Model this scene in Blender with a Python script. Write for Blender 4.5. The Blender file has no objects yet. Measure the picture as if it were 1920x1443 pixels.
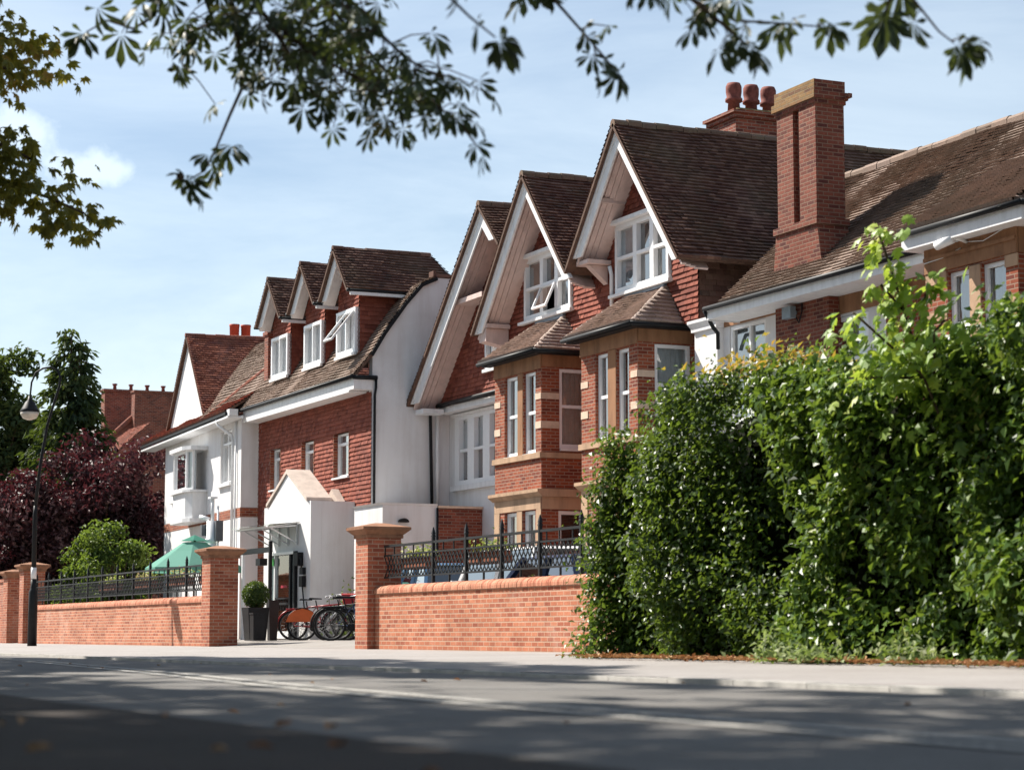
import bpy, math, random
from mathutils import Vector, Matrix
random.seed(11)
SC = bpy.context.scene
COL = SC.collection
R = math.radians
V3 = Vector
rnd = random.random
def ru(a, b): return a + (b - a) * random.random()

# ------------------------------------------------------------------ tagging
def tag(o, label=None, cat=None, group=None, kind=None):
    if label: o['label'] = label
    if cat: o['category'] = cat
    if group: o['group'] = group
    if kind: o['kind'] = kind
    return o
def thing(name, loc, label, cat, group=None, rz=0.0):
    o = bpy.data.objects.new(name, None); COL.objects.link(o)
    o.location = loc; o.rotation_euler = (0, 0, rz); o.empty_display_size = .3
    return tag(o, label, cat, group)
def copy_tree(o, parent=None):
    c = o.copy(); COL.objects.link(c)
    if parent: c.parent = parent
    for ch in list(o.children): copy_tree(ch, c)
    return c

# ------------------------------------------------------------------ frames and mesh builder
class Fr:
    """flat working plane: origin O, u axis, v axis, outward normal N"""
    def __init__(s, O, U, V=(0, 0, 1)):
        s.O = V3(O); s.U = V3(U).normalized(); s.V = V3(V).normalized(); s.N = s.U.cross(s.V).normalized()
    def p(s, u, v, n=0.0): return s.O + s.U * u + s.V * v + s.N * n
def street(Y): return Fr((0, Y, 0), (1, 0, 0))          # u = X, v = Z, faces the road
def endface(X): return Fr((X, 0, 0), (0, 1, 0))         # u = Y, v = Z, faces +X
def westface(X): return Fr((X, 0, 0), (0, -1, 0))       # u = -Y

def clip(poly, a, b, c):                                 # keep a*u + b*v <= c
    out = []; n = len(poly)
    for i in range(n):
        p, q = poly[i], poly[(i + 1) % n]
        dp = a * p[0] + b * p[1] - c; dq = a * q[0] + b * q[1] - c
        if dp <= 1e-9: out.append(p)
        if (dp < -1e-9 and dq > 1e-9) or (dp > 1e-9 and dq < -1e-9):
            t = dp / (dp - dq); out.append((p[0] + (q[0] - p[0]) * t, p[1] + (q[1] - p[1]) * t))
    return out
def subtract(poly, holes):
    ps = [poly]
    for (u0, u1, v0, v1) in holes:
        nx = []
        for p in ps:
            for q in (clip(p, 1, 0, u0), clip(p, -1, 0, -u1)):
                if len(q) > 2: nx.append(q)
            m = clip(clip(p, -1, 0, -u0), 1, 0, u1) if len(p) > 2 else []
            if len(m) > 2:
                for q in (clip(m, 0, 1, v0), clip(m, 0, -1, -v1)):
                    if len(q) > 2: nx.append(q)
        ps = nx
    return ps

class MB:
    def __init__(s): s.v = []; s.f = []; s.m = []; s.t = []; s.s = []
    def face(s, pts, m=0, t=None, sm=False):
        b = len(s.v); s.v.extend(V3(p) for p in pts); s.f.append(tuple(range(b, b + len(pts))))
        s.m.append(m); s.t.append(rnd() if t is None else t); s.s.append(sm)
    def mesh(s, verts, faces, m=0, t=None, sm=False):
        b = len(s.v); s.v.extend(V3(p) for p in verts); tt = rnd() if t is None else t
        for f in faces:
            s.f.append(tuple(i + b for i in f)); s.m.append(m); s.t.append(tt); s.s.append(sm)
    def box(s, x0, x1, y0, y1, z0, z1, m=0, t=None):
        v = [(x, y, z) for z in (z0, z1) for y in (y0, y1) for x in (x0, x1)]
        s.mesh(v, [(0, 2, 3, 1), (4, 5, 7, 6), (0, 1, 5, 4), (2, 6, 7, 3), (0, 4, 6, 2), (1, 3, 7, 5)], m, t)
    def fbox(s, F, u0, u1, v0, v1, n0, n1, m=0, t=None):
        v = [F.p(u, w, n) for n in (n0, n1) for w in (v0, v1) for u in (u0, u1)]
        s.mesh(v, [(0, 2, 3, 1), (4, 5, 7, 6), (0, 1, 5, 4), (2, 6, 7, 3), (0, 4, 6, 2), (1, 3, 7, 5)], m, t)
    def prism(s, F, poly, n0, n1, m=0, t=None):
        k = len(poly); v = [F.p(u, w, n0) for u, w in poly] + [F.p(u, w, n1) for u, w in poly]
        fs = [tuple(range(k - 1, -1, -1)), tuple(range(k, 2 * k))]
        fs += [(i, (i + 1) % k, k + (i + 1) % k, k + i) for i in range(k)]
        s.mesh(v, fs, m, t)
    def bar(s, p, q, w, h=None, m=0, t=None, up=(0, 0, 1)):
        p, q = V3(p), V3(q); d = (q - p).normalized(); h = h or w
        u = V3(up)
        if abs(d.dot(u)) > .98: u = V3((1, 0, 0))
        a = d.cross(u).normalized() * w / 2; b = a.cross(d).normalized() * h / 2
        v = [x + i * a + j * b for x in (p, q) for i, j in ((-1, -1), (1, -1), (1, 1), (-1, 1))]
        s.mesh(v, [(3, 2, 1, 0), (4, 5, 6, 7), (0, 1, 5, 4), (1, 2, 6, 5), (2, 3, 7, 6), (3, 0, 4, 7)], m, t)
    def tube(s, pts, r, n=8, m=0, t=None, caps=True):
        pts = [V3(p) for p in pts]; k = len(pts); rs = r if isinstance(r, (list, tuple)) else [r] * k
        vs = []; prev = None
        for i, p in enumerate(pts):
            d = (pts[min(i + 1, k - 1)] - pts[max(i - 1, 0)]).normalized()
            if prev is None:
                u = V3((0, 0, 1)) if abs(d.z) < .9 else V3((1, 0, 0))
                a = d.cross(u).normalized()
            else: a = (prev - d * prev.dot(d)).normalized()
            prev = a; b = d.cross(a)
            vs += [p + (a * math.cos(6.28318 * j / n) + b * math.sin(6.28318 * j / n)) * rs[i] for j in range(n)]
        fs = [(i * n + j, i * n + (j + 1) % n, (i + 1) * n + (j + 1) % n, (i + 1) * n + j) for i in range(k - 1) for j in range(n)]
        if caps: fs += [tuple(range(n - 1, -1, -1)), tuple(range((k - 1) * n, k * n))]
        s.mesh(vs, fs, m, t, True)
    def lathe(s, prof, c=(0, 0, 0), n=16, m=0, t=None, sm=True):
        c = V3(c); k = len(prof)
        vs = [c + V3((r * math.cos(6.28318 * j / n), r * math.sin(6.28318 * j / n), z)) for r, z in prof for j in range(n)]
        fs = [(i * n + j, i * n + (j + 1) % n, (i + 1) * n + (j + 1) % n, (i + 1) * n + j) for i in range(k - 1) for j in range(n)]
        fs += [tuple(range(n - 1, -1, -1)), tuple(range((k - 1) * n, k * n))]
        s.mesh(vs, fs, m, t, sm)
    def frustum(s, x0, x1, y0, y1, z0, X0, X1, Y0, Y1, z1, m=0):
        v = [(x0, y0, z0), (x1, y0, z0), (x1, y1, z0), (x0, y1, z0), (X0, Y0, z1), (X1, Y0, z1), (X1, Y1, z1), (X0, Y1, z1)]
        s.mesh(v, [(3, 2, 1, 0), (4, 5, 6, 7), (0, 1, 5, 4), (1, 2, 6, 5), (2, 3, 7, 6), (3, 0, 4, 7)], m)
    def build(s, name, mats, parent=None, uv=True, loc=None, local=False):
        me = bpy.data.meshes.new(name); org = V3(loc) if loc is not None else V3((0, 0, 0))
        me.from_pydata([v - org for v in s.v], [], s.f)
        for m in (mats if isinstance(mats, (list, tuple)) else [mats]): me.materials.append(m)
        me.polygons.foreach_set('material_index', s.m)
        me.polygons.foreach_set('use_smooth', s.s)
        at = me.attributes.new('tint', 'FLOAT', 'FACE'); at.data.foreach_set('value', s.t)
        if uv:
            ul = me.uv_layers.new(name='UVMap'); buf = [0.0] * (2 * len(me.loops))
            for pl in me.polygons:
                N = pl.normal
                if abs(N.z) > .985: U = V3((1, 0, 0)); W = V3((0, 1, 0))
                else: U = V3((0, 0, 1)).cross(N).normalized(); W = N.cross(U)
                for li in pl.loop_indices:
                    co = s.v[me.loops[li].vertex_index]; buf[2 * li] = co.dot(U); buf[2 * li + 1] = co.dot(W)
            ul.data.foreach_set('uv', buf)
        o = bpy.data.objects.new(name, me); COL.objects.link(o)
        if loc is not None: o.location = org
        if parent is not None:
            o.parent = parent
            if loc is None and not local:
                # vertices are in world metres: cancel the parents' placement
                M = Matrix.Identity(4); q = parent; chain = []
                while q is not None: chain.append(q); q = q.parent
                for q in reversed(chain): M = M @ (q.matrix_parent_inverse @ q.matrix_basis)
                o.matrix_parent_inverse = M.inverted()
        return o

# ------------------------------------------------------------------ surfaces
def wall(mb, F, poly, holes=(), rev=.12, m=0):
    for pc in subtract(poly, holes): mb.face([F.p(u, v) for u, v in pc], m)
    for (a, b, c, d) in holes:
        for e in (((a, c), (a, d)), ((b, d), (b, c)), ((b, c), (a, c)), ((a, d), (b, d))):
            (p, q), (r_, s_) = e
            mb.face([F.p(p, q), F.p(p, q, -rev), F.p(r_, s_, -rev), F.p(r_, s_)], m)
def rect(a, b, c, d): return [(a, c), (b, c), (b, d), (a, d)]
def tiles(mb, F, poly, holes=(), gauge=.1, tw=.165, rise=.022, jit=.006, m=0, row0=0.0):
    for pc in subtract(poly, holes):
        v0 = min(p[1] for p in pc); v1 = max(p[1] for p in pc)
        r0 = int(math.floor((v0 - row0) / gauge)); r1 = int(math.ceil((v1 - row0) / gauge))
        for r in range(r0, r1):
            a = row0 + r * gauge
            st = clip(clip(pc, 0, -1, -a), 0, 1, a + gauge)
            if len(st) < 3: continue
            u0 = min(p[0] for p in st); u1 = max(p[0] for p in st); off = (r % 2) * tw / 2
            c0 = int(math.floor((u0 - off) / tw)); c1 = int(math.ceil((u1 - off) / tw))
            for c in range(c0, c1):
                b = c * tw + off
                q = clip(clip(st, -1, 0, -b - .002), 1, 0, b + tw - .002)
                if len(q) < 3: continue
                j = ru(-jit, jit); tl = ru(-.02, .02); tt = rnd()
                sg = (.02 * math.sin(1.3 * b + .8 * a) + .014 * math.sin(2.7 * b - 1.4 * a + 1)) if rise > .04 else 0
                hh = lambda u, v: max(.001, sg + .012 * (rise > .04) + rise * (1 - (v - a) / gauge) + j + tl * (u - b) + .004)
                top = [F.p(u, v, hh(u, v)) for u, v in q]
                mb.face(top, m, tt)
                for i in range(len(q)):
                    p_, q_ = q[i], q[(i + 1) % len(q)]
                    if abs(p_[1] - q_[1]) < 1e-6 and abs(p_[1] - a) < 1e-4:
                        mb.face([F.p(p_[0], p_[1], 0), F.p(q_[0], q_[1], 0), top[(i + 1) % len(q)], top[i]], m, tt)
def slope(mb, pts, gauge=.115, tw=.165, rise=.045, jit=.006, m=0, mu=1, thick=.07, under=True):
    """tiled roof slope: pts[0]->pts[1] runs along the eave, outward side by right hand rule"""
    pts = [V3(p) for p in pts]; U = (pts[1] - pts[0]).normalized()
    k = max(pts[2:], key=lambda q: ((q - pts[0]) - U * (q - pts[0]).dot(U)).length)
    W = (k - pts[0]); W = (W - U * W.dot(U)).normalized()
    F = Fr(pts[0], U, W)
    poly = [((p - pts[0]).dot(U), (p - pts[0]).dot(W)) for p in pts]
    tiles(mb, F, poly, (), gauge, tw, rise, jit, m)
    if under: mb.prism(F, poly, -thick, -.004, mu)
def ridge(mb, p, q, r=.11, m=0, step=.33):
    p, q = V3(p), V3(q); L = (q - p).length; d = (q - p) / L; k = max(1, int(L / step))
    a = d.cross(V3((0, 0, 1))).normalized(); b = a.cross(d)
    for i in range(k):
        s0 = p + d * (L * i / k); s1 = p + d * (L * (i + 1) / k - .012); dz = ru(-.012, .012); rr = r * ru(.92, 1.06)
        ring = [(math.cos(R(x)), math.sin(R(x))) for x in (-25, 20, 55, 90, 125, 160, 205)]
        vs = [e + a * c * rr + b * (s_ * rr + dz - .03) for e in (s0, s1) for c, s_ in ring]
        n = len(ring)
        mb.mesh(vs, [(j, j + 1, n + j + 1, n + j) for j in range(n - 1)] + [tuple(range(n)), tuple(range(2 * n - 1, n - 1, -1))], m, None, False)

# ------------------------------------------------------------------ materials
def mat(name):
    m = bpy.data.materials.new(name); m.use_nodes = True; nt = m.node_tree; nt.nodes.clear()
    out = nt.nodes.new('ShaderNodeOutputMaterial')
    return m, nt, out
def N(nt, t, **kw):
    n = nt.nodes.new(t)
    for k, v in kw.items():
        if k in n.inputs: n.inputs[k].default_value = v
        else: setattr(n, k, v)
    return n
def lk(nt, a, ao, b, bi): nt.links.new(a.outputs[ao], b.inputs[bi])
def rgb(c): return (c[0], c[1], c[2], 1)
def ramp(nt, cols):
    n = nt.nodes.new('ShaderNodeValToRGB'); e = n.color_ramp.elements
    while len(e) < len(cols): e.new(.5)
    for el, (p, c) in zip(e, cols): el.position = p; el.color = rgb(c)
    return n
def mixc(nt, fac, a, b, mode='MIX'):
    n = nt.nodes.new('ShaderNodeMix'); n.data_type = 'RGBA'; n.blend_type = mode
    for val, i in ((fac, 0), (a, 6), (b, 7)):
        if isinstance(val, tuple) and hasattr(val[0], 'outputs'): nt.links.new(val[0].outputs[val[1]], n.inputs[i])
        elif isinstance(val, (int, float)): n.inputs[i].default_value = val
        else: n.inputs[i].default_value = rgb(val)
    return n
def noise(nt, scale, detail=4, rough=.6, co=None, mapping=None):
    n = N(nt, 'ShaderNodeTexNoise', Scale=scale, Detail=detail, Roughness=rough)
    if co is not None:
        if mapping:
            mp = N(nt, 'ShaderNodeMapping'); mp.inputs['Scale'].default_value = mapping
            nt.links.new(co, mp.inputs[0]); nt.links.new(mp.outputs[0], n.inputs['Vector'])
        else: nt.links.new(co, n.inputs['Vector'])
    return n
def geo(nt): return N(nt, 'ShaderNodeNewGeometry').outputs['Position']
def princ(nt, out, rough=.6, spec=.3, metal=0.0):
    b = N(nt, 'ShaderNodeBsdfPrincipled'); b.inputs['Roughness'].default_value = rough
    b.inputs['Specular IOR Level'].default_value = spec; b.inputs['Metallic'].default_value = metal
    lk(nt, b, 0, out, 0); return b
def bump(nt, h, b, strength=.4, dist=.01):
    n = N(nt, 'ShaderNodeBump', Strength=strength, Distance=dist)
    nt.links.new(h, n.inputs['Height']); lk(nt, n, 0, b, 'Normal'); return n

def brick_mat(name, c1, c2, c3, mortar, bw=.225, rh=.075, ms=.010, dirt=.35, pale=0):
    m, nt, out = mat(name); b = princ(nt, out, .85, .2)
    uv = N(nt, 'ShaderNodeUVMap')
    br = N(nt, 'ShaderNodeTexBrick', Scale=1.0); br.inputs['Brick Width'].default_value = bw; br.inputs['Row Height'].default_value = rh
    br.inputs['Mortar Size'].default_value = ms; br.inputs['Mortar Smooth'].default_value = .25; br.inputs['Bias'].default_value = 0
    br.inputs['Color1'].default_value = (0, 0, 0, 1); br.inputs['Color2'].default_value = (1, 1, 1, 1); br.inputs['Mortar'].default_value = (.5, .5, .5, 1)
    lk(nt, uv, 0, br, 'Vector')
    cr = ramp(nt, [(0, c1), (.45, c2), (.8, c3), (1, c1)]); lk(nt, br, 'Color', cr, 0)
    n1 = noise(nt, 22, 5, .65, geo(nt)); n2 = noise(nt, 1.3, 5, .6, geo(nt))
    v = mixc(nt, .45, (cr, 0), (n1, 0), 'OVERLAY')
    mo = mixc(nt, (br, 'Fac'), (v, 2), mortar)
    dr = ramp(nt, [(.35, (.55, .5, .47)), (.62, (1, 1, 1))]); lk(nt, n2, 0, dr, 0)
    fin = mixc(nt, dirt, (mo, 2), (dr, 0), 'MULTIPLY'); lk(nt, fin, 2, b, 'Base Color')
    inv = N(nt, 'ShaderNodeMath', operation='MULTIPLY_ADD'); inv.inputs[1].default_value = -1; inv.inputs[2].default_value = 1
    lk(nt, br, 'Fac', inv, 0)
    ad = N(nt, 'ShaderNodeMath', operation='MULTIPLY_ADD'); ad.inputs[1].default_value = .35
    lk(nt, n1, 0, ad, 0); lk(nt, inv, 0, ad, 2)
    if pale:                                            # salts, repairs and damp
        n3 = noise(nt, .9, 7, .7, geo(nt)); pk = ramp(nt, [(.55, (0, 0, 0)), (.75, (1, 1, 1))]); lk(nt, n3, 0, pk, 0)
        pm_ = N(nt, 'ShaderNodeMath', operation='MULTIPLY'); pm_.inputs[1].default_value = pale; lk(nt, pk, 0, pm_, 0)
        f2 = mixc(nt, (pm_, 0), (fin, 2), (.62, .48, .40)); lk(nt, f2, 2, b, 'Base Color')
    bump(nt, ad.outputs[0], b, .6, .008)
    return m
def tile_mat(name, cols, moss=(.07, .065, .03), mossf=.35, sc=1.0):
    m, nt, out = mat(name); b = princ(nt, out, .88, .2)
    at = N(nt, 'ShaderNodeAttribute', attribute_name='tint')
    cr = ramp(nt, cols); lk(nt, at, 'Fac', cr, 0)
    n1 = noise(nt, 30, 4, .7, geo(nt)); n2 = noise(nt, .8 * sc, 6, .65, geo(nt))
    v = mixc(nt, .5, (cr, 0), (n1, 0), 'OVERLAY')
    mk = ramp(nt, [(.45, (0, 0, 0)), (.68, (1, 1, 1))]); lk(nt, n2, 0, mk, 0)
    mm = N(nt, 'ShaderNodeMath', operation='MULTIPLY'); mm.inputs[1].default_value = mossf; lk(nt, mk, 0, mm, 0)
    fin = mixc(nt, (mm, 0), (v, 2), moss); lk(nt, fin, 2, b, 'Base Color')
    bump(nt, n1.outputs[0], b, .5, .006)
    return m
def plain(name, col, rough=.6, spec=.3, var=.12, scale=6, metal=0.0, bmp=0.0, streak=False):
    m, nt, out = mat(name); b = princ(nt, out, rough, spec, metal)
    n1 = noise(nt, scale, 6, .65, geo(nt), (1, 1, .25) if streak else None)
    dk = tuple(c * (1 - 2.2 * var) for c in col); lt = tuple(min(1, c * (1 + var * .6)) for c in col)
    cr = ramp(nt, [(.3, dk), (.55, col), (.75, lt)]); lk(nt, n1, 0, cr, 0); lk(nt, cr, 0, b, 'Base Color')
    if bmp:
        n2 = noise(nt, scale * 9, 4, .6, geo(nt)); bump(nt, n2.outputs[0], b, bmp, .01)
    return m
def leaf_mat(name, cols, rough=.45, spec=.4, trans=.35, tcol=None):
    m, nt, out = mat(name)
    at = N(nt, 'ShaderNodeAttribute', attribute_name='tint'); cr = ramp(nt, cols); lk(nt, at, 'Fac', cr, 0)
    b = N(nt, 'ShaderNodeBsdfPrincipled'); b.inputs['Roughness'].default_value = rough; b.inputs['Specular IOR Level'].default_value = spec
    lk(nt, cr, 0, b, 'Base Color')
    tr = N(nt, 'ShaderNodeBsdfTranslucent')
    tc = mixc(nt, .6, (cr, 0), tcol or (.30, .42, .04), 'MIX'); lk(nt, tc, 2, tr, 0)
    mx = N(nt, 'ShaderNodeMixShader'); mx.inputs[0].default_value = trans
    lk(nt, b, 0, mx, 1); lk(nt, tr, 0, mx, 2); lk(nt, mx, 0, out, 0)
    return m
def glass_mat(name, tint=(.75, .82, .84), refl=1.0):
    m, nt, out = mat(name)
    t = N(nt, 'ShaderNodeBsdfTransparent'); t.inputs[0].default_value = rgb(tint)
    g = N(nt, 'ShaderNodeBsdfGlossy', Roughness=.015); g.inputs[0].default_value = (1, 1, 1, 1)
    fr = N(nt, 'ShaderNodeFresnel', IOR=1.6)
    mu = N(nt, 'ShaderNodeMath', operation='MULTIPLY_ADD'); mu.inputs[1].default_value = 1.5 * refl; mu.inputs[2].default_value = .04
    mu.use_clamp = True; lk(nt, fr, 0, mu, 0)
    n2 = noise(nt, .9, 2, .5, geo(nt)); bp = N(nt, 'ShaderNodeBump', Strength=.06, Distance=.05); lk(nt, n2, 0, bp, 'Height'); lk(nt, bp, 0, g, 'Normal')
    mx = N(nt, 'ShaderNodeMixShader'); lk(nt, mu, 0, mx, 0); lk(nt, t, 0, mx, 1); lk(nt, g, 0, mx, 2); lk(nt, mx, 0, out, 0)
    return m

M = {}
M['brick'] = brick_mat('red_brick', (.27, .062, .030), (.35, .095, .046), (.16, .038, .026), (.33, .22, .16))
M['brick_dark'] = brick_mat('old_red_brick', (.24, .062, .038), (.30, .09, .055), (.13, .04, .032), (.28, .19, .15), dirt=.55)
M['brick_orange'] = brick_mat('orange_wall_brick', (.44, .145, .078), (.53, .205, .115), (.31, .09, .052), (.50, .33, .235), dirt=.5, pale=.35)
M['brick_mid'] = brick_mat('plum_brick', (.17, .048, .031), (.225, .07, .045), (.095, .030, .025), (.23, .14, .10))
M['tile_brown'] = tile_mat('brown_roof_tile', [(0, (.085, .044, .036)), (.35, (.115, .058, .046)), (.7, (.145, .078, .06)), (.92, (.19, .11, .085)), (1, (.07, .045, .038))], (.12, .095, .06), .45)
M['tile_tan'] = tile_mat('tan_roof_tile', [(0, (.20, .145, .115)), (.5, (.27, .195, .155)), (1, (.235, .175, .145))], (.14, .12, .09), .4)
M['tile_red'] = tile_mat('red_roof_tile', [(0, (.22, .07, .045)), (.5, (.34, .12, .075)), (1, (.20, .075, .06))], (.10, .06, .045), .5, 1.8)
M['tile_hung'] = tile_mat('hung_wall_tile', [(0, (.21, .058, .037)), (.5, (.30, .092, .060)), (1, (.16, .042, .029))], (.11, .042, .032), .4)
M['ridge_tile'] = tile_mat('ridge_tile', [(0, (.12, .075, .055)), (.5, (.18, .11, .08)), (.85, (.15, .10, .08)), (1, (.28, .10, .065))], (.16, .15, .10), .55, 4)
M['white'] = plain('white_gloss_paint', (.76, .76, .76), .45, .35, .07, 7, streak=True)
def render_mat():
    m, nt, out = mat('white_render'); b = princ(nt, out, .9, .1); p = geo(nt)
    s = noise(nt, 3.2, 6, .7, p, (1, 1, .09)); s2 = noise(nt, .55, 6, .6, p); s3 = noise(nt, 40, 3, .6, p)
    c1 = ramp(nt, [(.32, (.67, .65, .64)), (.54, (.745, .74, .74)), (.8, (.765, .76, .76))]); lk(nt, s, 0, c1, 0)
    c2 = ramp(nt, [(.30, (.84, .825, .81)), (.54, (1, 1, 1))]); lk(nt, s2, 0, c2, 0)
    mm = mixc(nt, .8, (c1, 0), (c2, 0), 'MULTIPLY')
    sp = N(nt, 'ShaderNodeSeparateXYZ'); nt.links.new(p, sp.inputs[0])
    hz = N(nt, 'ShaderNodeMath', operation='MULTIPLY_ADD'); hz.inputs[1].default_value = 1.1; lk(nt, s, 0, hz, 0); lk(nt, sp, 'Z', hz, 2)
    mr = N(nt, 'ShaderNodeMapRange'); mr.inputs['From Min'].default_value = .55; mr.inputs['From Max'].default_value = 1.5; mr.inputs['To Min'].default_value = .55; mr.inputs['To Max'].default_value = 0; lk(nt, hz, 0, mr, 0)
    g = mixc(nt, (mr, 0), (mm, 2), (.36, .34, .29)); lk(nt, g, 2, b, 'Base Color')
    bump(nt, s3.outputs[0], b, .35, .008); return m
M['render'] = render_mat()
M['upvc'] = plain('white_window_frame', (.82, .825, .83), .3, .5, .02, 12)
M['stone'] = plain('buff_stone', (.47, .31, .20), .85, .2, .16, 3, bmp=.3, streak=True)
M['stone_brown'] = plain('brown_shaded_stone', (.31, .16, .085), .85, .2, .22, 2.5, bmp=.3, streak=True)  # frieze stone; the shade under the eaves is put into this brown
M['stone_pale'] = plain('pale_stone', (.66, .5, .38), .85, .2, .1, 5, bmp=.25)
M['black'] = plain('black_iron_paint', (.010, .011, .013), .55, .25, .25, 14)
M['lead'] = plain('lead_flashing', (.20, .25, .32), .5, .4, .15, 6)
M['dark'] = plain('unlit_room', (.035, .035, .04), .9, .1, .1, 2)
M['timber'] = plain('roof_underside', (.12, .07, .05), .8, .2, .2, 8)
M['curtain'] = plain('net_curtain', (.80, .82, .83), .9, .1, .06, 7)
M['curtain_cream'] = plain('cream_curtain', (.55, .48, .40), .9, .1, .08, 7)
M['glass'] = glass_mat('window_glass', (.8, .86, .88), 1.7)
M['glass_clear'] = glass_mat('door_glass', (.82, .9, .88), .8)
M['pot_red'] = plain('terracotta_pot', (.46, .09, .05), .7, .25, .12, 9)
M['pot_brown'] = plain('old_chimney_pot', (.22, .07, .055), .8, .2, .25, 9)
M['mortar_cap'] = plain('lichen_cap', (.24, .17, .08), .95, .1, .35, 5, bmp=.4)
M['concrete'] = plain('concrete_kerb', (.46, .44, .41), .9, .15, .15, 5, bmp=.3)
M['steel'] = plain('brushed_steel', (.55, .56, .57), .35, .5, .08, 20, 1.0)
M['bark'] = plain('bark', (.085, .06, .042), .95, .1, .3, 9, bmp=.8)

M['soffit'] = plain('soffit_paint', (.64, .50, .455), .7, .2, .08, 5, streak=True)
M['tile_light'] = tile_mat('weathered_light_tile', [(0, (.33, .25, .21)), (.5, (.46, .36, .31)), (1, (.38, .30, .265))], (.2, .17, .13), .35)
def one(name, m, parent, F, *q):
    b = MB(); b.fbox(F, *q); return b.build(name, M[m], parent)
def onebox(name, m, parent, *q):
    b = MB(); b.box(*q); return b.build(name, M[m], parent)
def oneridge(p, q, m, parent, r=.11, step=.33):
    b = MB(); ridge(b, p, q, r, 0, step); return b.build('ridge_tiles', M[m], parent)
def onegutter(p, q, parent, r=.06):
    b = MB(); b.tube([p, q], r, 8); return b.build('gutter', M['black'], parent)
# ------------------------------------------------------------------ windows
def curtain_strip(mb, F, u0, u1, v0, v1, n, amp=.035, wl=.13, m=0):
    k = max(6, int((u1 - u0) / .022)); ph = ru(0, 6); a2 = ru(.5, 1.2)
    us = [u0 + (u1 - u0) * i / k for i in range(k + 1)]
    dn = [n + amp * math.sin(6.283 * u / wl + ph + a2 * math.sin(9 * u)) for u in us]
    vs = [F.p(u, v0, d * 1.0) for u, d in zip(us, dn)] + [F.p(u, v1, n + (d - n) * .6) for u, d in zip(us, dn)]
    mb.mesh(vs, [(i, i + 1, k + 2 + i, k + 1 + i) for i in range(k)], m, None, True)
def window(parent, F, u0, u1, v0, v1, mull=(), trans=(), nr=-.1, fw=.055, mw=.07, curtain=None, cur=(0, 1), sill=None,
           hood=None, depth=.07, room=True, frame_mat='upvc', open_light=None, glass='glass', cmat='curtain', name='window', fh=None):
    """framed window; mull = absolute u centres, trans = list of (ua, ub, v) bars"""
    a, b = nr - depth * .6, nr + depth * .4
    fh = fh or fw; mb = MB()
    mb.fbox(F, u0, u0 + fw, v0, v1, a, b); mb.fbox(F, u1 - fw, u1, v0, v1, a, b)
    mb.fbox(F, u0 + fw, u1 - fw, v0, v0 + fh * 1.25, a, b); mb.fbox(F, u0 + fw, u1 - fw, v1 - fh, v1, a, b)
    for c in mull: mb.fbox(F, c - mw / 2, c + mw / 2, v0 + fh * 1.25, v1 - fh, a + .002, b - .003)
    for (p, q, w) in trans:
        mb.fbox(F, max(p, u0 + fw), min(q, u1 - fw), w - .035, w + .035, a + .004, b - .006)
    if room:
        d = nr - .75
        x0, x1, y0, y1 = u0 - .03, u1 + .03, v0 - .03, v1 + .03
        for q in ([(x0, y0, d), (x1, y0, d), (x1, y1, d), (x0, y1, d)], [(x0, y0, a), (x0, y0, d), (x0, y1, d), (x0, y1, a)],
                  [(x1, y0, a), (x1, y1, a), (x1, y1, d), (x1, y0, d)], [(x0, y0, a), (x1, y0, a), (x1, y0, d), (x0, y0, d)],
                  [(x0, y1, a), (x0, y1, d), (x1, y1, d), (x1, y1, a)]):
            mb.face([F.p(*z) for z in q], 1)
    w = mb.build(name, [M[frame_mat], M['dark']], parent)
    pb = MB(); g = a + .012
    edges = [u0 + fw * .6] + sorted(mull) + [u1 - fw * .6]
    for i in range(len(edges) - 1):
        if open_light is not None and i == open_light[0]:
            vv = open_light[1]
            if vv > v0 + .1: pb.face([F.p(edges[i], vv, g), F.p(edges[i + 1], vv, g), F.p(edges[i + 1], v1 - fw * .6, g), F.p(edges[i], v1 - fw * .6, g)])
            continue
        pb.face([F.p(edges[i], v0 + fw * .6, g), F.p(edges[i + 1], v0 + fw * .6, g), F.p(edges[i + 1], v1 - fw * .6, g), F.p(edges[i], v1 - fw * .6, g)])
    pb.build('pane', M[glass], w)
    if open_light is not None:                       # top-hung casement pushed out
        i, vt, ang = open_light[:3]; vb = v0 + fw
        if len(open_light) > 3: vb = open_light[3]
        ua, ub = edges[i] + .02, edges[i + 1] - .02
        H = vt - vb; c, s_ = math.cos(R(ang)), math.sin(R(ang))
        Fo = Fr(F.p(ua, vt, b + .01), F.U, F.V * c - F.N * s_)
        ob = MB(); k = .05; W = ub - ua
        for q in ((0, k, -H, 0), (W - k, W, -H, 0), (k, W - k, -H, -H + k), (k, W - k, -k, 0)): ob.fbox(Fo, *q, -.03, .02)
        ob.face([Fo.p(k * .6, -H + k * .6, -.005), Fo.p(W - k * .6, -H + k * .6, -.005), Fo.p(W - k * .6, -k * .6, -.005), Fo.p(k * .6, -k * .6, -.005)], 1)
        ob.build('open_casement', [M[frame_mat], M[glass]], w)
    if curtain:
        cb = MB(); n = nr - .11
        if curtain == 'full': curtain_strip(cb, F, u0, u1, v0, v1, n)
        elif curtain == 'sides':
            W = (u1 - u0) * .3
            curtain_strip(cb, F, u0, u0 + W, v0, v1, n); curtain_strip(cb, F, u1 - W, u1, v0, v1, n)
        elif curtain == 'part': curtain_strip(cb, F, u0 + (u1 - u0) * cur[0], u0 + (u1 - u0) * cur[1], v0, v1, n)
        elif curtain == 'blind':
            cb.face([F.p(u0, v1 - (v1 - v0) * cur[1], n), F.p(u1, v1 - (v1 - v0) * cur[1], n), F.p(u1, v1, n), F.p(u0, v1, n)])
        cb.build('curtain', M[cmat], w)
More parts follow.
